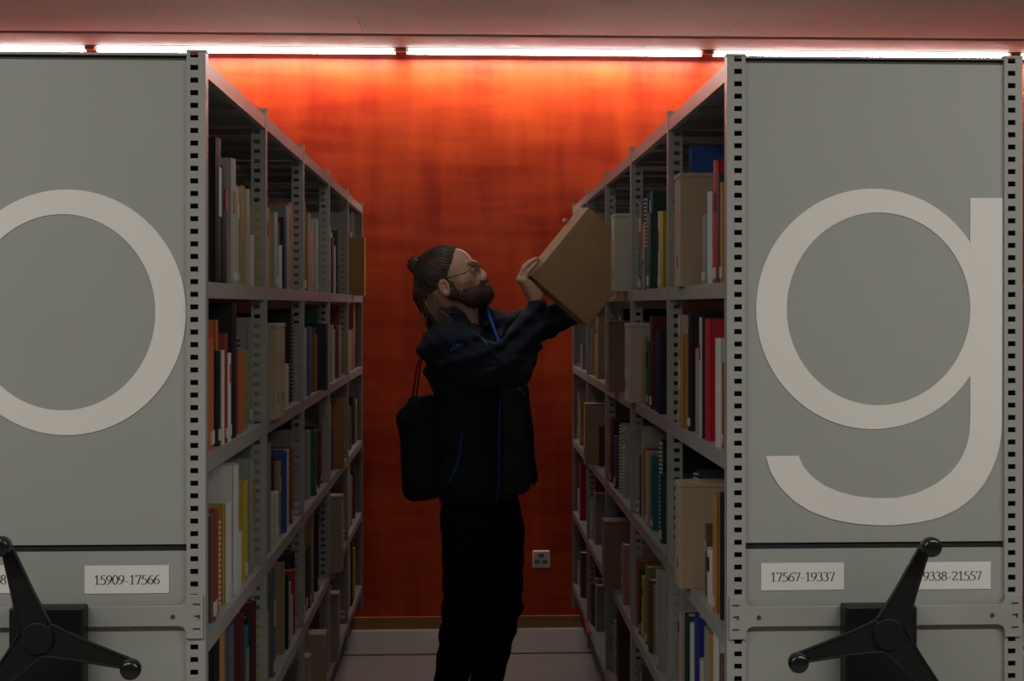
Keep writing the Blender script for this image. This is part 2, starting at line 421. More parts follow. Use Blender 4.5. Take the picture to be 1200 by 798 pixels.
    for a in angs:
        t = math.radians(a); u = Vector((math.cos(t), math.sin(t))); n_ = Vector((-u.y, u.x)); L = 115*sc
        m = MB(); pts = []
        prof = [(.018,.032),(.05,.026),(.09,.020),(.14,.0145),(L,.0085)]
        pts = [(u*d + n_*wd) for d, wd in prof] + [(u*d - n_*wd) for d, wd in reversed(prof)]
        m.prism([(p.x,p.y) for p in pts], -.006, .008)
        # raised rim along the edges
        for sgn in (1,-1):
            m.tube([((u*d+n_*wd*sgn).x, -.006, (u*d+n_*wd*sgn).y) for d, wd in prof], .003, 6)
        m.obj('spoke', BLACK, hw, bevel=.0015)
        e = u*L
        m = MB(); m.tube([(e.x,.004,e.y),(e.x,-.012,e.y),(e.x,-.024,e.y),(e.x,-.040,e.y),(e.x,-.050,e.y),(e.x,-.053,e.y)], [.010,.014,.0185,.0205,.0175,.011], 24)
        m.obj('knob', mat('gloss_black_knob', (.008,.008,.009), .25), hw, smooth=True)
    return r
rack('L', 'grey steel book rack on the left, end panel with a large white letter o')
rack('R', 'grey steel book rack on the right, end panel with a large white letter g')
# ------------------------------------------------------------------ books and boxes
C = dict(black=(.012,.012,.014), charcoal=(.05,.05,.055), lightgrey=(.38,.36,.34), grey=(.28,.27,.25), palegrey=(.42,.41,.40), cream=(.48,.42,.32),
 olive=(.22,.24,.07), tan=(.36,.26,.15), greybeige=(.40,.37,.30), white=(.62,.60,.58), orange=(.50,.12,.035), darkred=(.25,.035,.03), red=(.45,.015,.03),
 maroon=(.10,.015,.02), brown=(.13,.075,.05), blue=(.03,.09,.35), navy=(.015,.022,.07), royalblue=(.02,.03,.22), mustard=(.40,.25,.03), yellow=(.50,.36,.03),
 teal=(.03,.13,.15), green=(.02,.13,.05), darkgreen=(.012,.06,.04), greygreen=(.28,.31,.25), slate=(.10,.12,.17), ochre=(.42,.20,.05), rust=(.30,.09,.035),
 pink=(.50,.20,.20), violet=(.22,.10,.30), indigo=(.07,.07,.25), greyblue=(.22,.27,.30), gold=(.33,.22,.08), granite=(.22,.24,.26), lavender=(.35,.33,.38))
NAMEC = dict(lightgrey='light grey', palegrey='pale grey', greybeige='grey beige', darkred='dark red', royalblue='royal blue', darkgreen='dark green', greygreen='grey green', greyblue='grey blue', gold='mottled gold', granite='speckled grey')
def bm(c):
    v = .25 if c in ('gold','granite') else .06
    return mat('cover_'+NAMEC.get(c,c).replace(' ','_'), tuple(.8*q for q in C[c]), .5, 0, .03, 60, v, 120 if v > .1 else 8)
PAGES = mat('page_edges', (.46,.41,.33), .85, 0, .15, 300, .06, 200, (1,1,1))
TAGW = mat('spine_tag_paper', (.45,.43,.39), .7)
HOLE = mat('finger_hole_dark', (.03,.02,.015), .9)
STAMP = mat('faded_red_print', (.36,.17,.12), .8)
BACKING = mat('binding_wire_white', (.5,.5,.48), .5)

# every entry: near spine corner px, far spine edge px, top px, colour, optional setback (m), optional kind
S = {}
S['L',0,0] = [(250,256.5,160,'black',.02),(257,264,192,'black',.02),(264.5,274,182,'lightgrey',.015),(274,277,218,'cream'),(277,281,219,'olive'),(281,284.5,217,'gold'),(284.5,291,220,'greybeige'),(291,295,275,'white')]
S['L',1,0] = [(243,248,396,'orange'),(248.5,252,375,'orange',.03),(252,255.5,411,'black'),(255.5,258,411,'white'),(258,264,391,'darkred'),(264,268,414,'white'),(268,275,355,'black',.02),(275,278,395,'cream',.03,'s'),(278,283,410,'orange'),(283,288,411,'olive'),(289,294,372,'grey',.04)]
S['L',2,0] = [(244,251,606,'brown'),(251,253.5,598,'red'),(253.5,258,609,'blue',.03,'sw'),(258,261,593,'mustard'),(261,263,621,'teal'),(263,269,592,'white'),(269,277.5,548,'white',.02),(277.5,281,625,'white'),(281,288,567,'yellow'),(288,292,577,'tan'),(292,296,540,'greygreen',.02)]
S['L',3,0] = [(244,255,738,'black'),(255,261,738,'ochre'),(262,272,742,'slate'),(272,284,730,'maroon',.02),(284,289,739,'teal'),(289,293,739,'navy')]
S['L',0,1] = [(310,313,243,'yellow'),(313,323.5,245,'greybeige'),(323.5,326,260,'brown'),(326,328,287,'white'),(328,331,263,'slate'),(331,333.5,254,'navy'),(333.5,337,240,'greyblue'),(337,340,237,'orange')]
S['L',1,1] = [(323.5,328.5,380,'box',-.015),(328.7,334,379,'box',-.015),(334,336.5,427,'white'),(337,343,367,'black',.03,'s')]
S['L',2,1] = [(310,315.5,522,'grey'),(316,318.5,534,'maroon'),(318.5,324.5,581,'white'),(324.5,327,542,'tan'),(327,331.5,533,'yellow'),(331.5,334,529,'blue'),(334,336.5,528,'white'),(336.5,341.5,527.5,'rust')]
S['L',3,1] = [(310,312.5,720,'yellow'),(313,321,677,'slate',.02),(321,332,673,'tan'),(332,336,677,'black'),(336,339,686,'cream'),(339,341,700,'white'),(341,344,670,'red'),(344,347,645,'navy')]
S['L',4,1] = [(330,340,790,'brown'),(340,346,785,'slate')]
S['L',0,2] = [(353.5,356.5,237,'brown'),(356.5,362,247,'gold'),(362,365,268,'pink'),(365,371,253,'palegrey')]
S['L',1,2] = [(353.5,357.5,385,'cream'),(357.5,362,383,'indigo'),(362,364,384,'green'),(364,368,384,'blue'),(368,370,392,'rust'),(370,371.5,362,'green'),(371.5,374,385,'white'),(375.5,382,380,'black',-.01)]
S['L',2,2] = [(353.5,362,510,'greybeige'),(362,366.5,503.5,'navy'),(366.5,370,506,'green'),(370,373,506,'black'),(373,376,501,'rust')]
S['L',3,2] = [(353.5,356,644,'yellow'),(356,358.5,644,'black'),(358.5,362.5,645,'brown'),(362.5,366,602,'tan'),(366.5,372,607,'black')]
S['L',4,2] = [(362,364.5,770,'box',-.01),(381,383.5,743,'box',-.045)]
S['L',0,3] = [(384,386,264,'tan'),(386,388,272,'cream'),(388,390,278,'maroon'),(390,391.5,288,'white'),(391.5,396,268,'darkgreen')]
S['L',1,3] = [(384,389,381,'palegrey'),(389,391,386,'cream'),(391,394,383,'black'),(394,398,382,'tan')]
S['L',2,3] = [(384,386,473,'cream'),(386.5,389,504,'blue'),(389,393,486,'red'),(393.5,395.5,501,'pink'),(400,402,467,'ochre',-.01)]
S['L',3,3] = [(385,388,590,'navy'),(400.5,402.5,581,'box',-.04)]
S['L',4,3] = [(385,388,691,'grey'),(388.5,391,680,'green'),(396.5,398.5,696,'box',-.02)]
S['L',0,4] = [(408,411,271,'tan'),(411,413,290,'pink'),(413,415,314,'white'),(415,419,295,'navy',-.01),(424,427,277,'ochre',-.05)]
S['L',1,4] = [(407.5,409,387,'yellow'),(409,411.5,387,'tan'),(411.5,413,385,'violet'),(413,414.5,357,'orange'),(414.5,416,403,'black')]
S['L',2,4] = [(407.5,409,475,'teal'),(409,411,477,'orange'),(411,414,467,'navy'),(414.5,417,470,'tan')]
S['L',3,4] = [(407,409,545,'cream'),(409,411.5,560,'tan'),(411.5,415,555,'maroon')]
S['L',4,4] = [(407,409,640,'cream'),(409,412,640,'black'),(412,414.5,646,'yellow')]
S['R',0,0] = [(849,846.5,213,'ochre'),(846,843.5,202,'charcoal'),(843,838.5,187,'red',.02),(838.5,835.5,222,'black'),(835.5,831.5,224,'white'),(831,825.5,251,'greyblue'),(797.5,790.5,202,'box',-.01),(787,784,189,'blue',.06)]
S['R',1,0] = [(850,848.3,425,'rust'),(848,840.5,397,'white',.02),(840.5,828.5,374,'red',.02),(828,825,371,'black'),(825,822,372,'palegrey'),(822,817,409,'grey'),(817,812.5,409,'brown'),(812,809,369,'black'),(809,806.5,420,'white'),(806,803.5,420,'green'),(801.5,797.5,392,'ochre',.01),(797,795.5,369,'cream'),(795,787,370,'black',.03,'s')]
S['R',2,0] = [(849.5,846.5,578,'black'),(846,841,612,'darkred'),(841,838,580,'ochre'),(837.5,831,647,'white'),(830.5,828.5,615,'brown'),(808,804,546,'charcoal',.07,'sw'),(797,791.3,566,'box',-.025),(789,786.5,575,'orange')]
S['R',3,0] = [(850,846,771,'brown'),(845.5,838,745,'white'),(837.5,834,745,'ochre'),(834,827.5,741,'greygreen'),(827,822.5,777,'cream'),(822,816,727,'royalblue'),(814,811,733,'white'),(811,804,727,'darkgreen'),(803.5,798.5,724,'cream'),(798.5,796,744,'pink'),(796,788,726,'black')]
S['R',0,1] = [(778,775.5,247,'yellow'),(775,773,247,'cream'),(768,764,223,'darkgreen',.03),(763.5,760.5,249,'darkgreen',.01),(758.5,754.5,289,'granite',.0),(754,752.5,232,'blue',.03,'sw'),(752.3,750.5,264,'orange'),(750.5,745,240,'brown'),(745,741,241,'green')]
S['R',1,1] = [(778.5,776,399,'cream'),(776,773.5,388,'black'),(773,770,390,'navy'),(770,767.5,388,'green',.03,'s'),(767,763.5,370,'maroon',.02),(763.5,762,398,'white'),(762,759.5,399,'green'),(759.5,754,395,'tan'),(736.8,732.9,379,'boxw',-.022),(732.8,729.2,379,'boxw',-.022)]
S['R',2,1] = [(778,776,556,'darkgreen'),(776,773,517,'black',.03,'sw'),(771.5,764.5,538,'teal'),(764,761,529,'blue'),(761,758.5,530,'cream'),(758.5,755.5,527,'orange'),(755,751.5,499,'cream'),(751,748.5,532,'brown'),(748.5,745.5,531,'tan')]
S['R',3,1] = [(776.5,770.5,675,'palegrey'),(770,767.5,689,'tan'),(767,765,688,'black'),(764.5,761.5,681,'brown'),(761,758,666,'olive'),(757.5,753.5,680,'yellow'),(753.5,750.5,670,'darkgreen'),(750,746,658,'rust')]
S['R',4,1] = [(753,749,776,'brown'),(749,744,776,'tan')]
S['R',0,2] = [(735,733.2,264,'white'),(720.3,716.3,250,'boxw',-.045)]
S['R',1,2] = [(732,729.5,362,'navy',.04),(713.5,710.5,376,'boxd',-.03)]
S['R',2,2] = [(733,730,500,'cream',.02,'sw'),(729.5,726,498,'cream',.02,'sw'),(724.5,721.5,513,'slate'),(721,718.5,493,'navy'),(718,714,491,'red')]
S['R',3,2] = [(734,731.5,640,'pink'),(731,728.5,640,'grey',.03,'sw'),(727,725.5,635,'olive'),(708.5,705.5,611,'boxd',-.03)]
S['R',4,2] = [(730,724.5,720,'maroon'),(721,719,725,'black',.03,'sw'),(716.5,711.5,731,'cream')]
S['R',1,3] = [(704.5,702.5,384,'lavender'),(702,700.3,371,'tan'),(700.2,698.7,392,'yellow'),(698.5,697,385,'brown'),(696.5,693.5,383,'ochre'),(693,690.5,385,'tan')]
S['R',2,3] = [(705,703.5,500,'maroon'),(686.8,684,474,'box',-.035)]
S['R',3,3] = [(702,697.5,583,'grey'),(697,693,577,'rust'),(692.5,689.5,583,'white')]
S['R',4,3] = [(702,699,690,'grey'),(698.5,697,676,'ochre'),(696.5,693,683,'black'),(692.7,690.5,682,'blue'),(690.3,688.5,680,'ochre')]
S['R',1,4] = [(684,682,408,'grey')]
S['R',2,4] = [(683,680.5,472,'ochre'),(680.3,677,460,'cream',.02,'sw')]
S['R',3,4] = [(683,680.5,546,'red'),(680.3,678.3,579,'white')]
S['R',4,4] = [(683,681,650,'brown'),(680.5,678.3,668,'white')]

def yfrom(px, X):                     # depth at which a plane x=X is met along a sight line
    d = inv(px, 358, 1.0); return X / d.x
rnd = random.Random(5)
ORD = ['first','second','third','fourth','fifth','sixth','seventh','eighth','ninth','tenth','eleventh','twelfth','thirteenth','fourteenth','fifteenth','sixteenth','seventeenth']
BAYN = ['nearest bay','second bay','middle bay','fourth bay','farthest bay']
SHN = ['top shelf','second shelf down','third shelf down','fourth shelf down','bottom shelf']
nbooks = 0
def make_book(side, row, bay, n, Y0, Y1, z0, hgt, dep, X, c, kind, near, filler=False):
    """X = spine plane (aisle side); local +x points from spine into the rack"""
    global nbooks; nbooks += 1
    sg = -1 if side == 'L' else 1
    t = Y1 - Y0
    o = empty('book', (X, Y0, z0))
    thin = 'thin ' if t < .02 else ('thick ' if t > .045 else '')
    size = 'tall ' if hgt > .29 else ('small ' if hgt < .21 else '')
    word = 'spiral-bound book' if kind else 'book'
    tag(o, f"{size}{thin}{NAMEC.get(c,c)} {word}, {ORD[n]} from the front, {BAYN[bay]}, {SHN[row]}, {'left' if side=='L' else 'right'} rack", 'book',
        f"books on the {SHN[row]} of the {'left' if side=='L' else 'right'} rack")
    x = lambda a, b_: (min(sg*a, sg*b_), max(sg*a, sg*b_))
    th = min(.003, t*.2)
    m = MB()
    m.box(*x(.004 if kind else .0, dep), 0, th, 0, hgt); m.box(*x(.004 if kind else .0, dep), t-th, t, 0, hgt)
    if not kind:
        # rounded spine
        seg = 4; n0 = len(m.v)
        for i in range(seg+1):
            u = i/seg; bul = .0025 + min(.006, t*.16)*math.sin(math.pi*u)
            for z in (0, hgt): m.v.append((-sg*bul, t*u, z))
        for i in range(seg+1):
            for z in (0, hgt): m.v.append((sg*.001, t*i/seg, z))
        k = 2*(seg+1)
        for i in range(seg):
            a = n0+2*i
            m.f += [(a,a+2,a+3,a+1),(a+k,a+k+1,a+k+3,a+k+2),(a+1,a+3,a+3+k,a+1+k),(a,a+k,a+2+k,a+2)]
        m.f += [(n0,n0+1,n0+k+1,n0+k),(n0+k-2,n0+2*k-2,n0+2*k-1,n0+k-1)]
    m.obj('cover', bm(c), o)
    MB().box(*x(.0015 if not kind else .006, dep-.004), th, t-th, .003, hgt-.004).obj('page_block', PAGES, o)
    if kind:
        m = MB(); nr = max(6, int(hgt/.012))
        for i in range(nr):
            z = .006 + (hgt-.018)*i/(nr-1)
            m.box(*x(-.004,.007), -.0015 if t < .02 else t*.1, min(t+.0015, .03), z, z+.0045)
        m.obj('binding_coil', BACKING if kind == 'sw' else bm('black'), o)
    elif near:
        if rnd.random() < .4 and t > .014:
            bul = .0026+min(.006, t*.16)*.9
            MB().box(*x(-bul-.0008,-.0003), t*.2, t*.8, .012, .012+rnd.choice((.02,.025,.03))).obj('spine_tag', TAGW, o)
        if rnd.random() < .28 and t > .02:
            z1 = hgt*rnd.uniform(.7,.92); h_ = hgt*rnd.uniform(.12,.35)
            bul = .0026+min(.006, t*.16)*.9
            MB().box(*x(-bul-.0006,-.0003), t*.25, t*.75, z1-h_, z1).obj('title_panel', bm(rnd.choice([q for q in ('white','tan','black','ochre','cream','red') if q != c])), o)
    return o
nbox = 0
def make_box(side, row, bay, n, Y0, Y1, z0, hgt, dep, X, c):
    sg = -1 if side == 'L' else 1; t = Y1-Y0
    ma = {'box':SBOX,'boxw':SBOXW,'boxd':SBOXD}[c]; cn = {'box':'grey-brown','boxw':'cream','boxd':'dark brown'}[c]
    o = empty('file_box', (X, Y0, z0))
    tag(o, f"{cn} cardboard file box, {ORD[n]} from the front, {BAYN[bay]}, {SHN[row]}, {'left' if side=='L' else 'right'} rack", 'box', 'cardboard file boxes on the racks')
    x = lambda a, b_: (min(sg*a, sg*b_), max(sg*a, sg*b_))
    MB().box(*x(0, dep), 0, t, 0, hgt-.012).obj('body', ma, o, bevel=.0015)
    MB().box(*x(-.0015, dep+.0015), -.0012, t+.0012, hgt-.0118, hgt).obj('lid', ma, o, bevel=.002)
    m = MB()
    pts = [(0,0)]
    cy, cz = t/2, hgt*.22
    k = len(m.v); N = 14
    m.v += [(-sg*.0009, cy + .006*math.cos(2*math.pi*i/N), cz + .015*math.sin(2*math.pi*i/N)) for i in range(N)]
    m.v += [(0.0, cy + .006*math.cos(2*math.pi*i/N), cz + .015*math.sin(2*math.pi*i/N)) for i in range(N)]
    m.f.append(tuple(range(N))); m.f += [(i,(i+1)%N,N+(i+1)%N,N+i) for i in range(N)]
    m.obj('finger_hole', HOLE, o)
    m = MB()
    for j in range(3):
        zc = hgt*(.55+.05*j)
        m.box(*x(-.0008, 0), t*.22, t*.62 if j != 1 else t*.75, zc, zc+.006)
    m.obj('printed_mark', STAMP, o)
    return o

fill_cols = ['brown','tan','navy','grey','maroon','cream','slate','darkgreen','ochre','greybeige','black','rust']
for (side,row,bay), L in S.items():
    xf = XL if side == 'L' else XR; sg = -1 if side == 'L' else 1
    zf = LV[row+1]-.002
    yb0 = D0+bay*BAY+.034; yb1 = D0+(bay+1)*BAY-.006
    items = []
    for e in L:
        xc, x2, yt, c = e[:4]; s = e[4] if len(e) > 4 else .022+rnd.uniform(-.006,.012); kind = e[5] if len(e) > 5 else None
        X = xf + sg*s
        Y0, Y1 = yfrom(xc, X), yfrom(x2, X)
        ztop = inv(xc, yt, Y0).z
        tmax = .105 if c.startswith('box') else (.045 if kind else .062)
        if Y1-Y0 > tmax: Y0 = Y1-tmax
        items.append([Y0, Y1, ztop, c, X, kind, s])
    items.sort(key=lambda i: i[0])
    # keep everything inside the bay and free of overlap
    cur = yb0
    for it in items:
        w_ = it[1]-it[0]
        it[0] = max(it[0], cur+.0012); it[1] = max(it[1], it[0]+max(.010, min(w_, .02)))
        cur = it[1]
    if items[-1][1] > yb1:
        over = items[-1][1]-yb1; lim = yb1
        for it in reversed(items):
            w_ = it[1]-it[0]
            if it[1] > lim: it[1] = lim; it[0] = min(it[0], lim-max(.009, min(w_, .04)))
            lim = it[0]-.001
    n = 0
    if bay < 3 and not (side == 'R' and row == 0 and bay == 2):
        g0 = items[-1][1]+.004
        if yb1-g0 > .13:
            for k in range(2):
                w_ = rnd.uniform(.035,.055)
                h_ = rnd.uniform(.22,.29)
                items.append([g0+.001, g0+w_, zf+h_, rnd.choice(fill_cols), xf+sg*rnd.uniform(.02,.05), None, .03]); g0 += w_+.002
    for it in items:
        Y0, Y1, ztop, c, X, kind, s = it
        hmax = LV[row]-.04-zf
        hgt = max(.12, min(ztop-zf, hmax))
        if c.startswith('box'):
            hgt = min(hgt, .335)
            make_box(side,row,bay,n,Y0,Y1,zf,hgt,.26,X,c)
        else:
            dep = min(max(.14, hgt*.74), .27-max(s,0), .24)
            make_book(side,row,bay,n,Y0,Y1,zf,hgt,dep,X,c,kind, bay < 3)
        n += 1
print('BOOKS', nbooks)
# loose red ribbon end hanging from the lowest right shelf
X = XR-.004; Yr = yfrom(690, X); zz = LV[5]
m = MB(); m.tube([(X, Yr-.12, zz+.004),(X-.006, Yr-.05, zz-.012),(X-.008, Yr+.03, zz-.004),(X-.004, Yr+.15, zz+.006)], .005, 6)
tag(m.obj('ribbon', mat('red_ribbon', (.6,.02,.02), .5)), 'short red ribbon lying over the bottom shelf edge of the right rack', 'ribbon')
# ------------------------------------------------------------------ signed distance modelling for the man
class SDF:
    def __init__(s): s.p = []
    def cone(s, a, ra, c, rc, k=.02, op='u'): s.p.append(('c', np.array(a,float), ra, np.array(c,float), rc, k, op)); return s
    def ell(s, c, r, R=None, k=.02, op='u'):
        R = np.eye(3) if R is None else np.array(R, float)      # rows = axes
        s.p.append(('e', np.array(c,float), np.array(r,float), R, None, k, op)); return s
    def plane(s, n, d, k=.004, op='s'): s.p.append(('p', np.array(n,float), d, None, None, k, op)); return s
    def dist(s, q, P):
        if q[0] == 'c':
            _, a, ra, c, rc = q[:5]; ba = c-a; L = ba@ba
            t = np.clip(((P-a)@ba)/max(L,1e-12), 0, 1)
            return np.sqrt(((P-a-t[...,None]*ba)**2).sum(-1)) - (ra+(rc-ra)*t)
        if q[0] == 'e':
            _, c, r, R, _ = q[:5]; L = (P-c)@R.T
            k0 = np.sqrt(((L/r)**2).sum(-1)); k1 = np.sqrt(((L/r**2)**2).sum(-1))
            return k0*(k0-1)/np.maximum(k1,1e-9)
        return P@q[1]-q[2]
    def comb(s, v, d, q):
        k = q[5]
        if q[6] == 'u':
            h = np.clip(.5+.5*(v-d)/k, 0, 1); return v*(1-h)+d*h-k*h*(1-h)
        d = -d; h = np.clip(.5-.5*(v-d)/k, 0, 1); return v*(1-h)+d*h+k*h*(1-h)
    def at(s, P):
        P = np.asarray(P, float); v = np.full(P.shape[:-1], 1.0)
        for q in s.p: v = s.comb(v, s.dist(q,P), q)
        return v
    def bounds(s):
        lo = np.full(3, 9.); hi = np.full(3, -9.)
        for q in s.p:
            if q[6] != 'u': continue
            if q[0] == 'c': l = np.minimum(q[1]-q[2], q[3]-q[4]); h = np.maximum(q[1]+q[2], q[3]+q[4])
            else: m_ = np.sqrt(((q[3]*q[2][:,None])**2).sum(0)); l = q[1]-m_; h = q[1]+m_
            lo = np.minimum(lo,l); hi = np.maximum(hi,h)
        return lo, hi
    def mesh(s, name, st, noise=None):
        lo, hi = s.bounds(); lo = lo-4*st; n = np.ceil((hi+4*st-lo)/st).astype(int)
        ax = [lo[i]+st*np.arange(n[i]) for i in range(3)]
        V = np.full(tuple(n), 1.0)
        for q in s.p:
            if q[0] == 'p': sl = (slice(None),)*3
            else:
                if q[0] == 'c': l = np.minimum(q[1]-q[2], q[3]-q[4]); h = np.maximum(q[1]+q[2], q[3]+q[4])
                else: m_ = np.sqrt(((q[3]*q[2][:,None])**2).sum(0)); l = q[1]-m_; h = q[1]+m_
                mg = q[5]*1.2+3*st
                i0 = np.clip(((l-mg-lo)/st).astype(int),0,n); i1 = np.clip(((h+mg-lo)/st).astype(int)+2,0,n)
                sl = tuple(slice(a,b_) for a,b_ in zip(i0,i1))
            P = np.stack(np.meshgrid(*[ax[i][sl[i]] for i in range(3)], indexing='ij'), -1)
            if P.size == 0: continue
            V[sl] = s.comb(V[sl], s.dist(q,P), q)
        if noise is not None:
            P = np.stack(np.meshgrid(*ax, indexing='ij'), -1); near = np.abs(V) < .03
            V[near] += noise(P[near])
        return nets(V, lo, st)
def nets(V, lo, st):
    ins = V < 0
    c = [(i,j,k) for i in (0,1) for j in (0,1) for k in (0,1)]
    sh = tuple(d-1 for d in V.shape)
    cnt = np.zeros(sh, int)
    sub = lambda A, o: A[o[0]:o[0]+sh[0], o[1]:o[1]+sh[1], o[2]:o[2]+sh[2]]
    for o in c: cnt += sub(ins,o)
    act = (cnt > 0) & (cnt < 8); ijk = np.argwhere(act)
    acc = np.zeros((len(ijk),3)); w_ = np.zeros(len(ijk))
    for o in c:
        for a in range(3):
            if o[a]: continue
            o2 = list(o); o2[a] = 1
            v0 = V[tuple((ijk+o).T)]; v1 = V[tuple((ijk+o2).T)]
            m_ = (v0 < 0) != (v1 < 0); t = np.where(m_, v0/np.where(m_, v0-v1, 1), 0)
            p = np.tile(np.array(o,float),(len(ijk),1)); p[:,a] += t
            acc[m_] += p[m_]; w_ += m_
    verts = lo+(ijk+acc/w_[:,None])*st
    idx = np.full(sh,-1); idx[tuple(ijk.T)] = np.arange(len(ijk))
    faces = []
    for a in range(3):
        b_, d = (a+1)%3, (a+2)%3
        s0 = [slice(1,-1)]*3; s0[a] = slice(0,-1)
        A = ins[tuple(s0)]; s1 = list(s0); s1[a] = slice(1,None); B = ins[tuple(s1)]
        e = np.argwhere(A != B); base = np.array([1,1,1]); base[a] = 0; e = e+base
        fl = ins[tuple(e.T)]
        def cell(db, dd):
            q = e.copy(); q[:,b_] -= db; q[:,d] -= dd; return idx[tuple(np.clip(q,0,np.array(sh)-1).T)]
        Q = np.stack([cell(1,1),cell(0,1),cell(0,0),cell(1,0)],1)
        Q[~fl] = Q[~fl][:,::-1]
        faces.append(Q[(Q >= 0).all(1)])
    return verts, np.concatenate(faces)
def np_obj(name, parts, m, parent, smooth=True):
    V = []; F = []; n = 0
    for v, f in parts: V.append(v); F.append(f+n); n += len(v)
    V = np.concatenate(V); F = np.concatenate(F)
    me = bpy.data.meshes.new(name)
    me.vertices.add(len(V)); me.vertices.foreach_set('co', V.astype(np.float32).ravel())
    me.loops.add(F.size); me.loops.foreach_set('vertex_index', F.astype(np.int32).ravel())
    me.polygons.add(len(F)); me.polygons.foreach_set('loop_start', (np.arange(len(F))*4).astype(np.int32))
    me.polygons.foreach_set('use_smooth', [smooth]*len(F))
    me.update(calc_edges=True); me.validate(); me.materials.append(m)
    o = bpy.data.objects.new(name, me); COL.objects.link(o); o.parent = parent
    o.location = -parent.location
    return o
def P3(px, py, b_=0.0): v = inv(px, py, YM+b_); return np.array(v)
def surf(sd, px, py, y0=4.9, y1=5.9, off=.0):
    a = np.array(inv(px,py,y0)); c = np.array(inv(px,py,y1)); T = np.linspace(0,1,400)
    P = a+(c-a)*T[:,None]; v = sd.at(P); i = np.argmax(v < off)
    return Vector(P[i]) if (v < off).any() else None

man = empty('person', (P3(552,911)[0], YM, 0))
tag(man, 'bearded person with hair bun and glasses in dark fleece jacket, lifting a box onto shelf', 'person')

psi = math.radians(35)
fw = np.array([math.cos(psi), -math.sin(psi), 0]); rt = np.array([-math.sin(psi), -math.cos(psi), 0]); up = np.array([0,0,1.])
TB = np.stack([fw, rt, up])

NAVY = mat('dark_navy_fleece', (.012,.017,.031), .9, 0, .3, 160, .12, 20, spec=.25, sheen=.04)
SHIRT = mat('charcoal_tshirt', (.022,.022,.024), .9, 0, .2, 60)
TROUS = mat('black_trousers', (.004,.004,.0045), .95, 0, .3, 40, spec=.15)
BLUE = mat('blue_zip_tape', (.01,.085,.42), .6)
SKIN = mat('skin', (.58,.33,.235), .5, 0, .08, 90, .06, 25)
HAIR = mat('brown_hair', (.075,.046,.029), .5, 0, .1, 90)
HAIRL = mat('light_brown_hair', (.20,.125,.065), .5)
BEARD = mat('brown_beard', (.062,.038,.026), .6, 0, .3, 200)

def torso(s, g):
    s.ell(P3(551,428), (.135+g,.195+g,.15+g), TB, .05)
    s.ell(P3(560,500,0), (.145+g,.205+g,.16+g), TB, .06)
    s.ell(P3(562,560,0), (.142+g,.195+g,.13+g), TB, .05)
    s.cone(P3(521,404,-.14), .066+g, P3(586,388,.14), .062+g, .06)
    return s
# --- jacket
jk = SDF(); torso(jk, .0)
ARM = dict(sh=P3(523,409,-.16), el=P3(600,432,-.22), wr=P3(626.5,362,-.095), cu=P3(627,356,-.085))
jk.cone(P3(521,408,-.155), .083, P3(560,425,-.20), .077, .04)
jk.cone(P3(560,425,-.20), .077, P3(597,431,-.22), .066, .03)
jk.cone(P3(599,430,-.22), .066, P3(617,392,-.15), .053, .025)
jk.cone(P3(616,392,-.15), .054, P3(626.5,364,-.095), .037, .02); jk.cone(P3(626.5,363,-.093), .036, P3(627.2,359,-.088), .034, .006)
jk.cone(P3(590,388,.14), .068, P3(640,380,.17), .055, .04)
jk.cone(P3(640,380,.17), .055, P3(662,368,.16), .052, .02)
jk.cone(P3(662,368,.16), .052, P3(678,312,.10), .032, .02)
jk.cone(P3(610,455,.06), .03, P3(623,560,.07), .022, .03)            # loose far front panel
jk.cone(P3(527,402,0), .090, P3(528,392,0), .078, .03)
jk.cone(P3(524,420,0), .060, P3(524,350,0), .064, .006, 's')
# opening down the front
jk.cone(P3(555,378,-.05), .034, P3(583,412,-.13), .036, .006, 's')
jk.cone(P3(583,412,-.13), .036, P3(603,470,-.14), .045, .006, 's')
jk.cone(P3(603,470,-.14), .047, P3(606,620,-.13), .056, .006, 's')
jk.plane((0.02,0,1), P3(562,596,0)[2]+.02*P3(562,596,0)[0], .01, 's') if False else None
jk.p.append(('p', np.array([0,0,1.]), P3(562,596)[2], None, None, .012, 's'))
def collar(base, top, n):
    f = lambda L, t: L[min(int(t),len(L)-2)] + (L[min(int(t),len(L)-2)+1]-L[min(int(t),len(L)-2)])*(t-min(int(t),len(L)-2))
    Bs = [P3(*q) for q in base]; Ts = [P3(*q) for q in top]
    for k in range(n+1):
        t = k/n*(len(base)-1); jk.cone(f(Bs,t), .011, f(Ts,t), .0075, .012)
collar([(505,388,0),(508,398,-.075),(526,404,-.115),(549,410,-.11),(568,416,-.095)], [(508,368,.0),(513,367,-.06),(530,366,-.082),(547,371,-.082),(562,391,-.085)], 26)
collar([(505,388,0),(510,386,.08),(535,386,.11),(565,392,.07),(590,412,-.09)], [(508,369,0),(514,366,.06),(535,362,.085),(556,357,.06),(571,357,.0)], 28)
def folds(P):
    x, y, z = P[:,0], P[:,1], P[:,2]
    wv = 2.2*np.sin(13*x+5*y)+1.4*np.sin(21*z-8*x)
    q = np.sin(62*z-38*x+wv)
    f = .0075*(q-.35*q*q)*np.clip((z-1.33)/.12,0,1)
    q2 = np.sin(95*z+70*x+1.7*wv); f += .0034*q2*np.clip((z-1.38)/.12,0,1)
    # creases fanning from shoulder and in the elbow of the near sleeve
    e = P3(590,425,-.25); r = np.sqrt(((P-e)**2).sum(1)); ang = np.arctan2(z-e[2], x-e[0])
    f += .0055*np.sin(9*ang+40*r)*np.exp(-(r/.13)**2)
    f += .0018*np.sin(38*z+60*y+2*np.sin(30*x))
    f += .0035*np.sin(105*z+4*np.sin(20*x))*np.exp(-((z-P3(600,589)[2])/.03)**2)
    return f
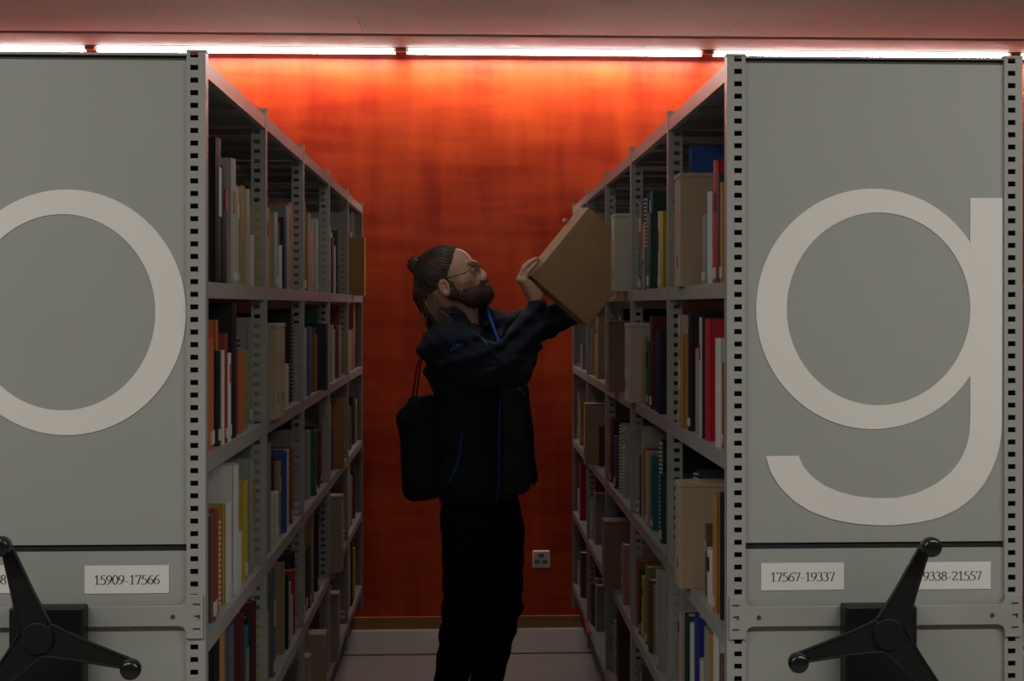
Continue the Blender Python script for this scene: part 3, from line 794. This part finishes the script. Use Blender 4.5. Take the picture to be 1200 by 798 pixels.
np_obj('jacket', [jk.mesh('jacket', .0055, folds)], NAVY, man)['label'] = 'dark navy fleece jacket with blue zip tape'
# --- shirt
sh = SDF(); torso(sh, -.020)
sh.cone(P3(528,400,0), .085, P3(532,388,0), .070, .03)
sh.cone(P3(600,470,-.05), .05, P3(604,560,-.05), .06, .05)
sh.p.append(('p', np.array([0,0,1.]), P3(562,580)[2], None, None, .01, 's'))
np_obj('shirt', [sh.mesh('shirt', .008, lambda P: .003*np.sin(90*P[:,0]+40*P[:,1]+5*P[:,2]))], SHIRT, man)['label'] = 'charcoal shirt under the open jacket'
# --- trousers
tr = SDF()
tr.ell(P3(563,596,0), (.125,.165,.13), TB, .05)
tr.cone(P3(549,618,-.08), .094, P3(544,712,-.08), .073, .03); tr.cone(P3(544,712,-.08), .073, P3(512,890,-.07), .044, .01)
tr.cone(P3(584,618,.08), .094, P3(588,708,.08), .073, .03); tr.cone(P3(588,708,.08), .073, P3(551,890,.09), .044, .01)
def tfold(P):
    z = P[:,2]; kz = P3(560,725)[2]
    return .004*np.sin(70*z+30*P[:,0]+4*np.sin(17*P[:,1]))*(np.exp(-((z-kz)/.10)**2)+np.exp(-((z-.12)/.08)**2)+.35)
np_obj('trousers', [tr.mesh('trousers', .007, tfold)], TROUS, man)['label'] = 'black trousers'
for (ax_, ay_, ab) in ((512,890,-.07),(551,890,.09)):
    A = P3(ax_,ay_,ab); A[2] = .05; s_ = SDF(); f3 = np.array([math.cos(.4),-math.sin(.4),0])
    s_.cone(A+f3*-.05, .042, A+f3*.10+[0,0,-.008], .040, .03); s_.cone(A+f3*.10+[0,0,-.008], .040, A+f3*.17+[0,0,-.016], .032, .02); s_.cone(A+[0,0,.01], .045, A+[0,0,.06], .045, .03)
    s_.p.append(('p', np.array([0,0,1.]), .0, None, None, .006, 's'))
    np_obj('shoe', [s_.mesh('shoe', .006)], BLACK, man)
# --- body: head, neck, trunk, arms, legs, hands
pit = math.radians(25); hy = math.radians(10)
hf = np.array([math.cos(pit),0,math.sin(pit)]); hu = np.array([-math.sin(pit),0,math.cos(pit)]); hl = np.array([0,1.,0])
HB = np.stack([hf, hl, hu])
def PH(px,py,b_): return P3(px+abs(b_)*58, py, b_)
hd = SDF()
hd.ell(P3(518,323), (.092,.074,.090), HB, .02)
hd.ell(P3(533,313), (.066,.064,.064), HB, .03)
hd.ell(P3(541,327), (.060,.060,.072), HB, .025)
hd.cone(P3(549,327,-.040), .016, P3(545,330,-.046), .02, .02); hd.cone(P3(549,327,.040), .016, P3(545,330,.046), .02, .02)   # cheeks
for sgn in (-1,1):
    hd.cone(PH(557.5,309,sgn*.010), .0070, PH(551,307.5,sgn*.044), .0075, .012)        # brow ridge
    hd.cone(PH(524,345,sgn*.054), .018, PH(557,350,sgn*.028), .020, .03)            # jaw
    hd.ell(PH(566,326.5,sgn*.011), (.010,.0075,.0075), HB, .005)                    # nostril wing
    hd.ell(PH(557,316.5,sgn*.031), (.015,.017,.012), HB, .008, 's')                 # eye socket
    hd.ell(PH(553.3,316.8,sgn*.031), (.0130,.0150,.0120), HB, .004)                 # lids
    hd.ell(PH(524,336.5,sgn*.071), (.012,.010,.016), HB, .008)                      # ear root
hd.cone(P3(558,312.5,0), .0068, P3(568.2,321.5,0), .0080, .008)                       # nose
hd.ell(P3(568.6,322.6,0), (.0100,.0105,.0092), HB, .004)
hd.cone(P3(562,330,0), .026, P3(566,344,0), .026, .02)                              # mouth mound and chin
hd.cone(P3(569.2,332.3,-.016), .0048, P3(571.5,331.8,0), .006, .005); hd.cone(P3(569.2,332.3,.016), .0048, P3(571.5,331.8,0), .006, .005)
hd.cone(P3(568.8,336.0,-.014), .005, P3(571,336.2,0), .0065, .005); hd.cone(P3(568.8,336.0,.014), .005, P3(571,336.2,0), .0065, .005)
hd.cone(P3(518,345,0), .056, P3(529,400,0), .060, .03)
hd.cone(P3(544,354,0), .042, P3(545,395,-.01), .045, .03)
hd.cone(P3(549,362,0), .032, P3(551,394,-.01), .036, .02)
def ear(sgn):
    e = SDF(); c = PH(520.5,337,sgn*.080)
    t = math.radians(14); E = np.stack([np.array([math.cos(t),0,math.sin(t)]), hl, np.array([-math.sin(t),0,math.cos(t)])])
    e.ell(c, (.0205,.0075,.0305), E, .01); e.ell(PH(524,343.5,sgn*.080), (.010,.006,.011), E, .01)
    e.ell(c+np.array([.003,sgn*.007,.002]), (.0125,.0075,.0195), E, .004, 's')
    e.cone(PH(520,336,sgn*.082), .0032, PH(521,342,sgn*.082), .004, .004)
    return e
hb = P3(530,350)
# glasses and face turn a little towards the camera: rotate everything of the head about its own vertical axis
def hrot(v, a=hy):
    v = np.array(v, float); c0 = P3(520,335); R = np.array([[math.cos(a), math.sin(a),0],[-math.sin(a),math.cos(a),0],[0,0,1]])
    w_ = np.clip((v[...,2:3]-P3(0,372)[2])/.04, 0, 1)
    r_ = (v-c0)@R.T+c0
    return v*(1-w_)+r_*w_
def hm(s_, st, noise=None):
    v, f = s_.mesh('h', st, noise); return hrot(v), f
bd = SDF(); torso(bd, -.035)
bd.cone(P3(529,400,0), .058, P3(524,372,0), .054, .03)
bd.cone(P3(523,409,-.15), .055, P3(598,430,-.22), .042, .03); bd.cone(P3(598,430,-.22), .042, P3(627.5,364,-.095), .021, .02)
bd.cone(P3(590,388,.14), .050, P3(640,380,.17), .038, .03); bd.cone(P3(640,380,.17), .038, P3(662,368,.16), .036, .02); bd.cone(P3(662,368,.16), .036, P3(681,300,.085), .024, .02)
bd.cone(P3(546,618,-.08), .080, P3(544,716,-.08), .054, .04); bd.cone(P3(544,716,-.08), .054, P3(512,890,-.07), .032, .01)
bd.cone(P3(584,618,.08), .080, P3(586,712,.08), .056, .04); bd.cone(P3(586,712,.08), .054, P3(551,890,.09), .032, .01)
# near hand (right hand, little finger towards the camera, fingers over the box edge)
h1 = SDF(); W = P3(628,352,-.080)
h1.cone(P3(627.5,364,-.095), .021, W, .0225, .01)
kn = [(615.0,329.5,-.112),(611.5,328.5,-.092),(609.5,327.5,-.070),(610.0,327,-.048)]
pp = [(618.3,319,-.113),(614.5,315.5,-.094),(615.0,312.5,-.072),(617,312,-.050)]
dp_ = [(624,313,-.110),(619.5,309.5,-.093),(621.5,307.3,-.071),(624,307.5,-.050)]
tp = [(628.6,308.3,-.106),(625.2,305.3,-.092),(628.5,303.6,-.071),(630.5,304.5,-.052)]
rr = [.0088,.0100,.0104,.0100]
for i in range(4):
    K = P3(*kn[i])
    h1.cone(W+np.array([0,.012*(i-1.5),0]), .0225, K, .0135, .012)
    h1.cone(K, rr[i]*1.18, P3(*pp[i]), rr[i]*.98, .006)
    h1.cone(P3(*pp[i]), rr[i]*1.0, P3(*dp_[i]), rr[i]*.88, .003)
    h1.cone(P3(*dp_[i]), rr[i]*.88, P3(*tp[i]), rr[i]*.78, .003)
h1.cone(P3(631,347,-.10), .019, P3(621,334,-.108), .015, .012)                       # heel of the hand
h1.cone(P3(631,349,-.06), .018, P3(635,342,-.022), .0125, .01); h1.cone(P3(635,342,-.022), .0125, P3(640,343,.01), .0098, .006); h1.cone(P3(640,343,.01), .0098, P3(643,344,.035), .0082, .004)
# far hand, reaching round the back of the box
h2 = SDF(); W2 = P3(680,303,.092)
h2.cone(P3(678,314,.10), .0245, W2, .0235, .01)
ks = [(686,262,.075),(681,266,.077),(676,271,.078),(671,277,.078)]
ps = [(686,248,.067),(679,257,.070),(667,262.5,.06),(668,270,.07)]
ts = [(682.5,240.5,.030),(675,253,.055),(661.5,258.5,.024),(666,267,.05)]
for i in range(4):
    h2.cone(W2+np.array([.010*(1.5-i),0,0]), .02, P3(*ks[i]), .0125, .012)
    h2.cone(P3(*ks[i]), .0115, P3(*ps[i]), .0098, .005); h2.cone(P3(*ps[i]), .0098, P3(*ts[i]), .0084, .003)
h2.cone(P3(686,296,.09), .017, P3(697,282,.075), .012, .01); h2.cone(P3(697,282,.075), .012, P3(703,268,.062), .009, .004)
body = np_obj('body', [hm(hd,.0026), hm(ear(-1),.0018), hm(ear(1),.0022), bd.mesh('b',.009), h1.mesh('h1',.0019), h2.mesh('h2',.0024)], SKIN, man)
# eyes
for sgn in (-1,1):
    c = hrot(PH(554.0,316.8,sgn*.031)); m = MB()
    def ball(m, c, r, nu=16, nv=10, ax_=None):
        n = len(m.v)
        for j in range(nv+1):
            a = math.pi*j/nv
            for i in range(nu): b_ = 2*math.pi*i/nu; m.v.append((c[0]+r*math.sin(a)*math.cos(b_), c[1]+r*math.sin(a)*math.sin(b_), c[2]+r*math.cos(a)))
        for j in range(nv):
            for i in range(nu): m.f.append((n+j*nu+i, n+(j+1)*nu+i, n+(j+1)*nu+(i+1)%nu, n+j*nu+(i+1)%nu))
    ball(m, c, .0118)
    e_ = m.obj('eyeball', mat('eye_white', (.55,.52,.48), .15), body, smooth=True)
    m = MB(); gz = np.array([math.cos(.35)*math.cos(hy), -math.cos(.35)*math.sin(hy), math.sin(.35)]); ball(m, c+gz*.0070, .0060)
    m.obj('iris', mat('iris_dark', (.03,.025,.02), .1), body, smooth=True)
# hair cap
RN = np.random.RandomState(3)
hc = SDF()
hc.ell(P3(516.5,322), (.092,.080,.094), HB, .02); hc.ell(P3(525,311), (.062,.067,.066), HB, .03); hc.cone(P3(500,345,0), .05, P3(506,357,0), .045, .03)
hc.ell(P3(486.5,310.5), (.028,.030,.030), HB, .005)
# cut the face and ears free
Rf = HB
hc.ell(P3(556,314), (.106,.12,.060), HB, .006, 's')
hc.ell(P3(551,345), (.100,.14,.068), HB, .008, 's')
hc.ell(P3(558,330), (.085,.14,.06), HB, .008, 's')
for sgn in (-1,1): hc.ell(PH(520,338,sgn*.085), (.022,.035,.034), HB, .006, 's')
def hn(P):
    g = P-P3(487,309); r = np.sqrt((g**2).sum(1)); ang = np.arctan2(P[:,2]-P3(0,316)[2], P[:,1]-YM)
    u = (P-P3(518,323))@hu
    return .0015*np.sin(ang*46+6*np.sin(r*30))+.0008*np.sin(ang*101+r*55)
hv, hfc = hc.mesh('hair', .0026, hn)
hair = np_obj('hair', [(hrot(hv), hfc)], HAIR, man)
hair['label'] = 'brown hair tied in a small bun'
# strands drawn back to the bun
m = MB(); bun = P3(489,310)
cand = hv[(np.abs(hv[:,0]-bun[0]) > .02)]
sel = cand[RN.choice(len(cand), 900)]
cc = P3(518,322)
for q in sel:
    if hc.at(q) > .004: continue
    pts = []; T = RN.uniform(.25,.75)
    for k in range(6):
        t = k/5*T; p_ = q*(1-t)+bun*t
        # push back out to the surface
        for _ in range(4):
            dd = float(hc.at(p_)); nrm = (p_-cc); nrm /= np.linalg.norm(nrm); p_ = p_ - nrm*(dd-.0012)
        pts.append(hrot(p_+RN.normal(0,.0006,3)))
    m.tube(pts, [.0004,.0010,.0011,.0011,.0009,.0003], 3, False)
for k in range(150):   # bun coils
    a = RN.uniform(0,6.28); r = .021; c = P3(486.5,309.5); tl = RN.uniform(-.9,.9)
    pts = [hrot(c+np.array([r*math.cos(a+t)*math.cos(tl)*1.0, r*math.cos(a+t)*math.sin(tl), r*math.sin(a+t)])*RN.uniform(.98,1.12)) for t in np.linspace(0,1.6,6)]
    m.tube(pts, [.0003,.001,.001,.001,.001,.0003], 3, False)
m.obj('hair_strands', HAIR, hair, smooth=True)
# lighter hair hanging at the nape
m = MB(); m2 = MB()
for k in range(420):
    b0 = RN.uniform(-.066,.055); s0 = RN.uniform(0,1)
    st_ = P3(503+14*s0+RN.normal(0,1.2), 347+3*s0+RN.normal(0,4), b0*(.8+.25*s0))
    ex = 511+28*s0+RN.normal(0,4); ey = 376+3*s0+RN.normal(0,6)
    en = P3(ex, ey, b0*1.45-.022)
    ph = RN.uniform(0,6.28); am = RN.uniform(.001,.006)
    pts = [st_*(1-t)+en*t+np.array([-.018*math.sin(math.pi*t)+am*math.sin(9*t+ph), am*math.cos(8*t+ph)-.006*t, .004*math.sin(7*t+ph)]) for t in np.linspace(0,1,9)]
    m.tube([hrot(p_) for p_ in pts], [.0005,.0012,.0014,.0014,.0013,.0012,.001,.0007,.0003], 3, False)
for k in range(22):
    b0 = RN.uniform(-.05,.04)
    st_ = P3(500+RN.normal(0,3), 355+RN.normal(0,5), b0); en = P3(496+RN.normal(0,5), 388+RN.normal(0,9), b0-.03)
    ph = RN.uniform(0,6.28); am = RN.uniform(.003,.010)
    m.tube([st_*(1-t)+en*t+np.array([-.014*math.sin(math.pi*t)+am*math.sin(7*t+ph),am*math.cos(7*t+ph),0]) for t in np.linspace(0,1,9)], .0005, 3, False)
m.obj('loose_hair', HAIRL, hair, smooth=True)['label'] = 'lighter wavy hair hanging at the nape'
# beard
br = SDF()
for sgn in (-1,1):
    br.cone(PH(529,331,sgn*.070), .006, PH(531,343,sgn*.063), .016, .01)
    br.cone(PH(531,345,sgn*.056), .020, PH(553,349,sgn*.036), .027, .02)
    br.cone(PH(553,349,sgn*.034), .028, PH(567,345,sgn*.008), .030, .02)
    br.cone(PH(547,342,sgn*.046), .013, PH(562,340,sgn*.026), .016, .012)
    br.cone(PH(570.5,328.6,sgn*.004), .0062, PH(565.5,331.5,sgn*.021), .0075, .006)
    br.cone(PH(565.5,331.5,sgn*.021), .0078, PH(563,339,sgn*.026), .010, .008)
br.cone(P3(569,343,0), .024, P3(565,352,0), .022, .015)
br.cone(P3(573,334,0), .006, P3(576,334,0), .012, .003, 's')
bv, bf = br.mesh('beard', .0026, lambda P: .0012*np.sin(P[:,0]*420+P[:,2]*300)+.0012*np.sin(P[:,1]*500+P[:,2]*350))
beard = np_obj('beard', [(hrot(bv), bf)], BEARD, man); beard['label'] = 'short full brown beard and moustache'
m = MB()
for q in bv[RN.choice(len(bv), 1500)]:
    e = 1e-3; g = np.array([float(br.at(q+d)-br.at(q-d)) for d in np.eye(3)*e]); g /= max(np.linalg.norm(g),1e-9)
    d_ = g*.6+np.array([.35,0,-.75])+RN.normal(0,.25,3); d_ /= np.linalg.norm(d_); L_ = RN.uniform(.005,.011)
    m.tube([hrot(q-g*.001), hrot(q+d_*L_*.5+g*.001), hrot(q+d_*L_)], [.0007,.0006,.0002], 3, False)
m.obj('beard_hairs', BEARD, beard, smooth=True)
# eyebrows
for sgn in (-1,1):
    m = MB()
    for k in range(60):
        t = RN.uniform(0,1); p_ = P3(559.3-5.5*t, 309.2-2.0*t+RN.normal(0,.6), sgn*(.012+.034*t)); 
        d_ = np.array([-.3,sgn*.6,.25])+RN.normal(0,.2,3); d_ /= np.linalg.norm(d_)
        p_ = p_+np.array([.004,0,.001])
        m.tube([hrot(p_), hrot(p_+d_*.007)], [.0008,.0003], 3, False)
    m.obj('eyebrow', BEARD, body)['kind'] = 'stuff'

# glasses
GL = mat('dark_glasses_frame', (.02,.02,.022), .3)
gl = SDF(); m = MB()
for sgn in (-1,1):
    c = PH(560.0,315.2,sgn*.032); pts = []
    vx = np.array([0.10*sgn*-1,sgn*1.0,0]); vx = np.array([-.12,sgn*1.,0]); vz = hu*1.0
    for k in range(25):
        a = 2*math.pi*k/24; ca, sa = math.cos(a), math.sin(a)
        sq = (abs(ca)**3+abs(sa)**3)**(-1/3)
        pts.append(hrot(c+vx*.0255*ca*sq*.95+vz*.0165*sa*sq*.95))
    m.tube(pts, .0016, 6, False)
    hinge = hrot(c+vx*.0255+vz*.008)
    m.tube([hinge, hrot(PH(545,320,sgn*.070)), hrot(PH(526,325.5,sgn*.076)), hrot(PH(519,328.5,sgn*.076)), hrot(PH(515,333,sgn*.074))], .0018, 6)
    if sgn < 0: g0 = hrot(c-vx*.0255+vz*.004)
    else: m.tube([g0, (Vector(g0)+Vector(hrot(c-vx*.0255+vz*.004)))/2+Vector(hf)*.003+Vector(hu)*.002, hrot(c-vx*.0255+vz*.004)], .0011, 6)
gls = m.obj('glasses', GL, man, smooth=True); gls.location = -man.location
gls['label'] = 'thin dark framed glasses'
for o in (body, hair, beard):
    for ch in o.children: ch.location = (0,0,0)
# lens glass
gm = bpy.data.materials.new('lens_glass'); gm.use_nodes = True; gt = gm.node_tree; gt.nodes.clear(); go = gt.nodes.new('ShaderNodeOutputMaterial'); gx = gt.nodes.new('ShaderNodeMixShader'); gx.inputs[0].default_value = .10
g1 = gt.nodes.new('ShaderNodeBsdfTransparent'); g2 = gt.nodes.new('ShaderNodeBsdfGlossy'); g2.inputs['Roughness'].default_value = .05
gt.links.new(g1.outputs[0], gx.inputs[1]); gt.links.new(g2.outputs[0], gx.inputs[2]); gt.links.new(gx.outputs[0], go.inputs[0])
for sgn in (-1,1):
    c = PH(560.0,315.2,sgn*.032); vx = np.array([-.12,sgn*1.,0]); m = MB(); N = 24
    ring_ = [c+vx*.0245*math.cos(2*math.pi*k/N)*(abs(math.cos(2*math.pi*k/N))**3+abs(math.sin(2*math.pi*k/N))**3)**(-1/3)*.95+hu*.0158*math.sin(2*math.pi*k/N)*(abs(math.cos(2*math.pi*k/N))**3+abs(math.sin(2*math.pi*k/N))**3)**(-1/3)*.95 for k in range(N)]
    n_ = np.cross(vx, hu); n_ /= np.linalg.norm(n_)
    m.v = [tuple(hrot(p_+n_*.0004)) for p_ in ring_]+[tuple(hrot(p_-n_*.0004)) for p_ in ring_]
    m.f = [tuple(range(N)), tuple(reversed(range(N,2*N)))]+[(i,N+i,N+(i+1)%N,(i+1)%N) for i in range(N)]
    m.obj('lens', gm, gls)
# --- blue zip tapes, pocket, lettering: laid on the cloth
jack = [o for o in man.children if o.name == 'jacket'][0]
def tape(pix, r, name='zip_tape', ma=BLUE, sd=jk, parent=None, y0=4.9):
    pts = []
    for a_, c_ in zip(pix[:-1], pix[1:]):
        n = max(2, int(math.hypot(c_[0]-a_[0], c_[1]-a_[1])/4))
        for k in range(n): pts.append((a_[0]+(c_[0]-a_[0])*k/n, a_[1]+(c_[1]-a_[1])*k/n))
    pts.append(pix[-1])
    P_ = [surf(sd, *p_, y0=y0) for p_ in pts]; P_ = [p_ for p_ in P_ if p_ is not None]
    if len(P_) < 2: print('TAPE MISS', name, pix); return
    # smooth the path in depth
    ys = [p_.y for p_ in P_]
    for _ in range(3): ys = [ys[0]]+[(ys[i-1]+ys[i]+ys[i+1])/3 for i in range(1,len(ys)-1)]+[ys[-1]]
    Q = [Vector((p_.x,min(y_,p_.y)-.0015,p_.z)) for p_, y_ in zip(P_, ys)]
    m = MB(); m.tube(Q, r, 6); o = m.obj(name, ma, parent or jack); return o
tape([(586,456),(585,500),(585,540),(584,570),(581,597)], .0030)
tape([(541.5,507),(539,525),(535,545),(530,558),(526.5,566)], .0024, 'pocket_zip')
tape([(542.5,508),(540,528),(536,547)], .0016, 'pocket_zip')
tape([(562,394),(566,398),(571,404),(576,411)], .0040)
tape([(619,470),(622,500),(624.5,530),(625.5,553)], .0024)
# raised far collar edge with blue zip
m = MB(); cp = [P3(570.5,357,-.015), P3(573.5,369,-.042), P3(578.5,384,-.075), P3(584,399,-.102), P3(589,412,-.125)]
m.tube(cp, .0062, 8); m.obj('zip_tape', BLUE, jack)
m = MB(); m.tube([P3(625.5,553,.05), P3(626,560,.045), P3(626.5,571,.04)], [.0025,.0035,.002], 6); m.obj('zip_pull', BLACK, jack)
# lettering on the shoulder
fc = bpy.data.curves.new('lettering', 'FONT'); fc.body = 'ACRON'; fc.size = .017; fc.extrude = .0006; fc.space_character = 1.25; fc.align_x = 'CENTER'
fo = bpy.data.objects.new('tmp', fc); COL.objects.link(fo)
me = bpy.data.meshes.new_from_object(fo.evaluated_get(bpy.context.evaluated_depsgraph_get())); COL.objects.unlink(fo)
A0 = surf(jk, 532, 409.5); A1 = surf(jk, 545, 402.5); A2 = surf(jk, 537, 401)
if A0 and A1 and A2:
    ex = (A1-A0).normalized(); ez = (A2-(A0+A1)/2); ez = (ez-ex*ez.dot(ex)).normalized(); ey = ex.cross(ez)
    M = Matrix((ex, ez, -ey)).transposed().to_4x4(); M.translation = (A0+A1)/2 + Vector((0,-.006,0))
    me.transform(M)
    # wrap on the cloth
    for v in me.vertices:
        d = (v.co-Vector((0,0,HC))); px_ = None
        pt = np.array(v.co); 
        P_ = pt+np.array([0,1,0])*np.linspace(-.05,.06,56)[:,None]; vv = jk.at(P_); i = int(np.argmax(vv < .001))
        if (vv < .001).any(): v.co.y = P_[i][1]-.001
    me.materials.clear(); me.materials.append(mat('blue_print', (.015,.16,.50), .6)); put('lettering', me, jack)
for ch in jack.children: ch.location = (0,0,0)
# --- drawstring backpack
bp_ = SDF(); 
for q_ in (-.10, .02):
    bp_.cone(P3(479,492,q_), .034, P3(484,574,q_), .036, .05); bp_.cone(P3(500,482,q_), .045, P3(503,568,q_), .050, .05)
    bp_.cone(P3(480,492,q_), .03, P3(498,478,q_), .04, .04)
bp_.cone(P3(486,467,-.08), .014, P3(494,476,-.05), .03, .04)
def bfold(P):
    return .005*np.sin(60*P[:,0]+45*P[:,1]+2.5*np.sin(12*P[:,2]))*np.clip((P[:,2]-1.15)/.15,.25,1)
bag = empty('drawstring_backpack', P3(490,590,-.06)); tag(bag, 'black drawstring backpack hanging on the back of the person', 'backpack')
bg = np_obj('bag_body', [bp_.mesh('bag', .006, bfold)], mat('black_nylon', (.008,.008,.009), .8, 0, .5, 60, spec=.25), bag)
m = MB()
for (q0, q1, q2) in (((483,468),(489,430),(497,404)), ((488,466),(492,432),(499,404))):
    m.tube([P3(q0[0],q0[1],-.10), P3(q1[0],q1[1],-.14), P3(q2[0],q2[1],-.17), P3(q2[0]+9,q2[1]-11,-.15), P3(q2[0]+24,q2[1]-12,-.13)], .0032, 6)
    m.obj('cord', BLACK, bag).location = -bag.location; m = MB()
# ------------------------------------------------------------------ the kraft archive box in the hands
tv = Vector((-.24,.955,.06)).normalized(); nf = -tv
def ray_plane(px, py, p0, n):
    o = Vector((0,0,HC)); d = inv(px,py,1.0)-o; return o+d*((p0-o).dot(n)/d.dot(n))
p0 = inv(689, 303, YM-.055)
A = ray_plane(690,243,p0,nf); B = ray_plane(623.5,324.5,p0,nf); Cc = ray_plane(688,385,p0,nf)
e1 = A-B; e2 = Cc-B; e2 = e2 - e1*(e2.dot(e1)/e1.length_squared)*1.0
L1, L2 = e1.length, e2.length; e1.normalize(); e2.normalize(); TK = .105
kb = empty('archive_box', B); tag(kb, 'plain brown kraft cardboard archive box held up and tilted by the person', 'box')
R = Matrix((e1, tv, e2)).transposed().to_4x4()
def kpart(x0,x1,y0,y1,z0,z1,name,bev=.0015):
    me = MB().box(x0,x1,y0,y1,z0,z1).mesh(name, KRAFT); me.transform(R); me.update()
    o = put(name, me, kb); bb = o.modifiers.new('b','BEVEL'); bb.width = bev; bb.segments = 2
    return o
kpart(0.002,L1,0,TK,0,L2-.002,'body',.002)
kpart(L1*.0+.0005,.0018,.001,TK-.001,.001,L2-.003,'end_flap',.0004)
print('KRAFT', L1, L2, A, B, Cc)
print('HEADTOP', P3(530,288)[2])
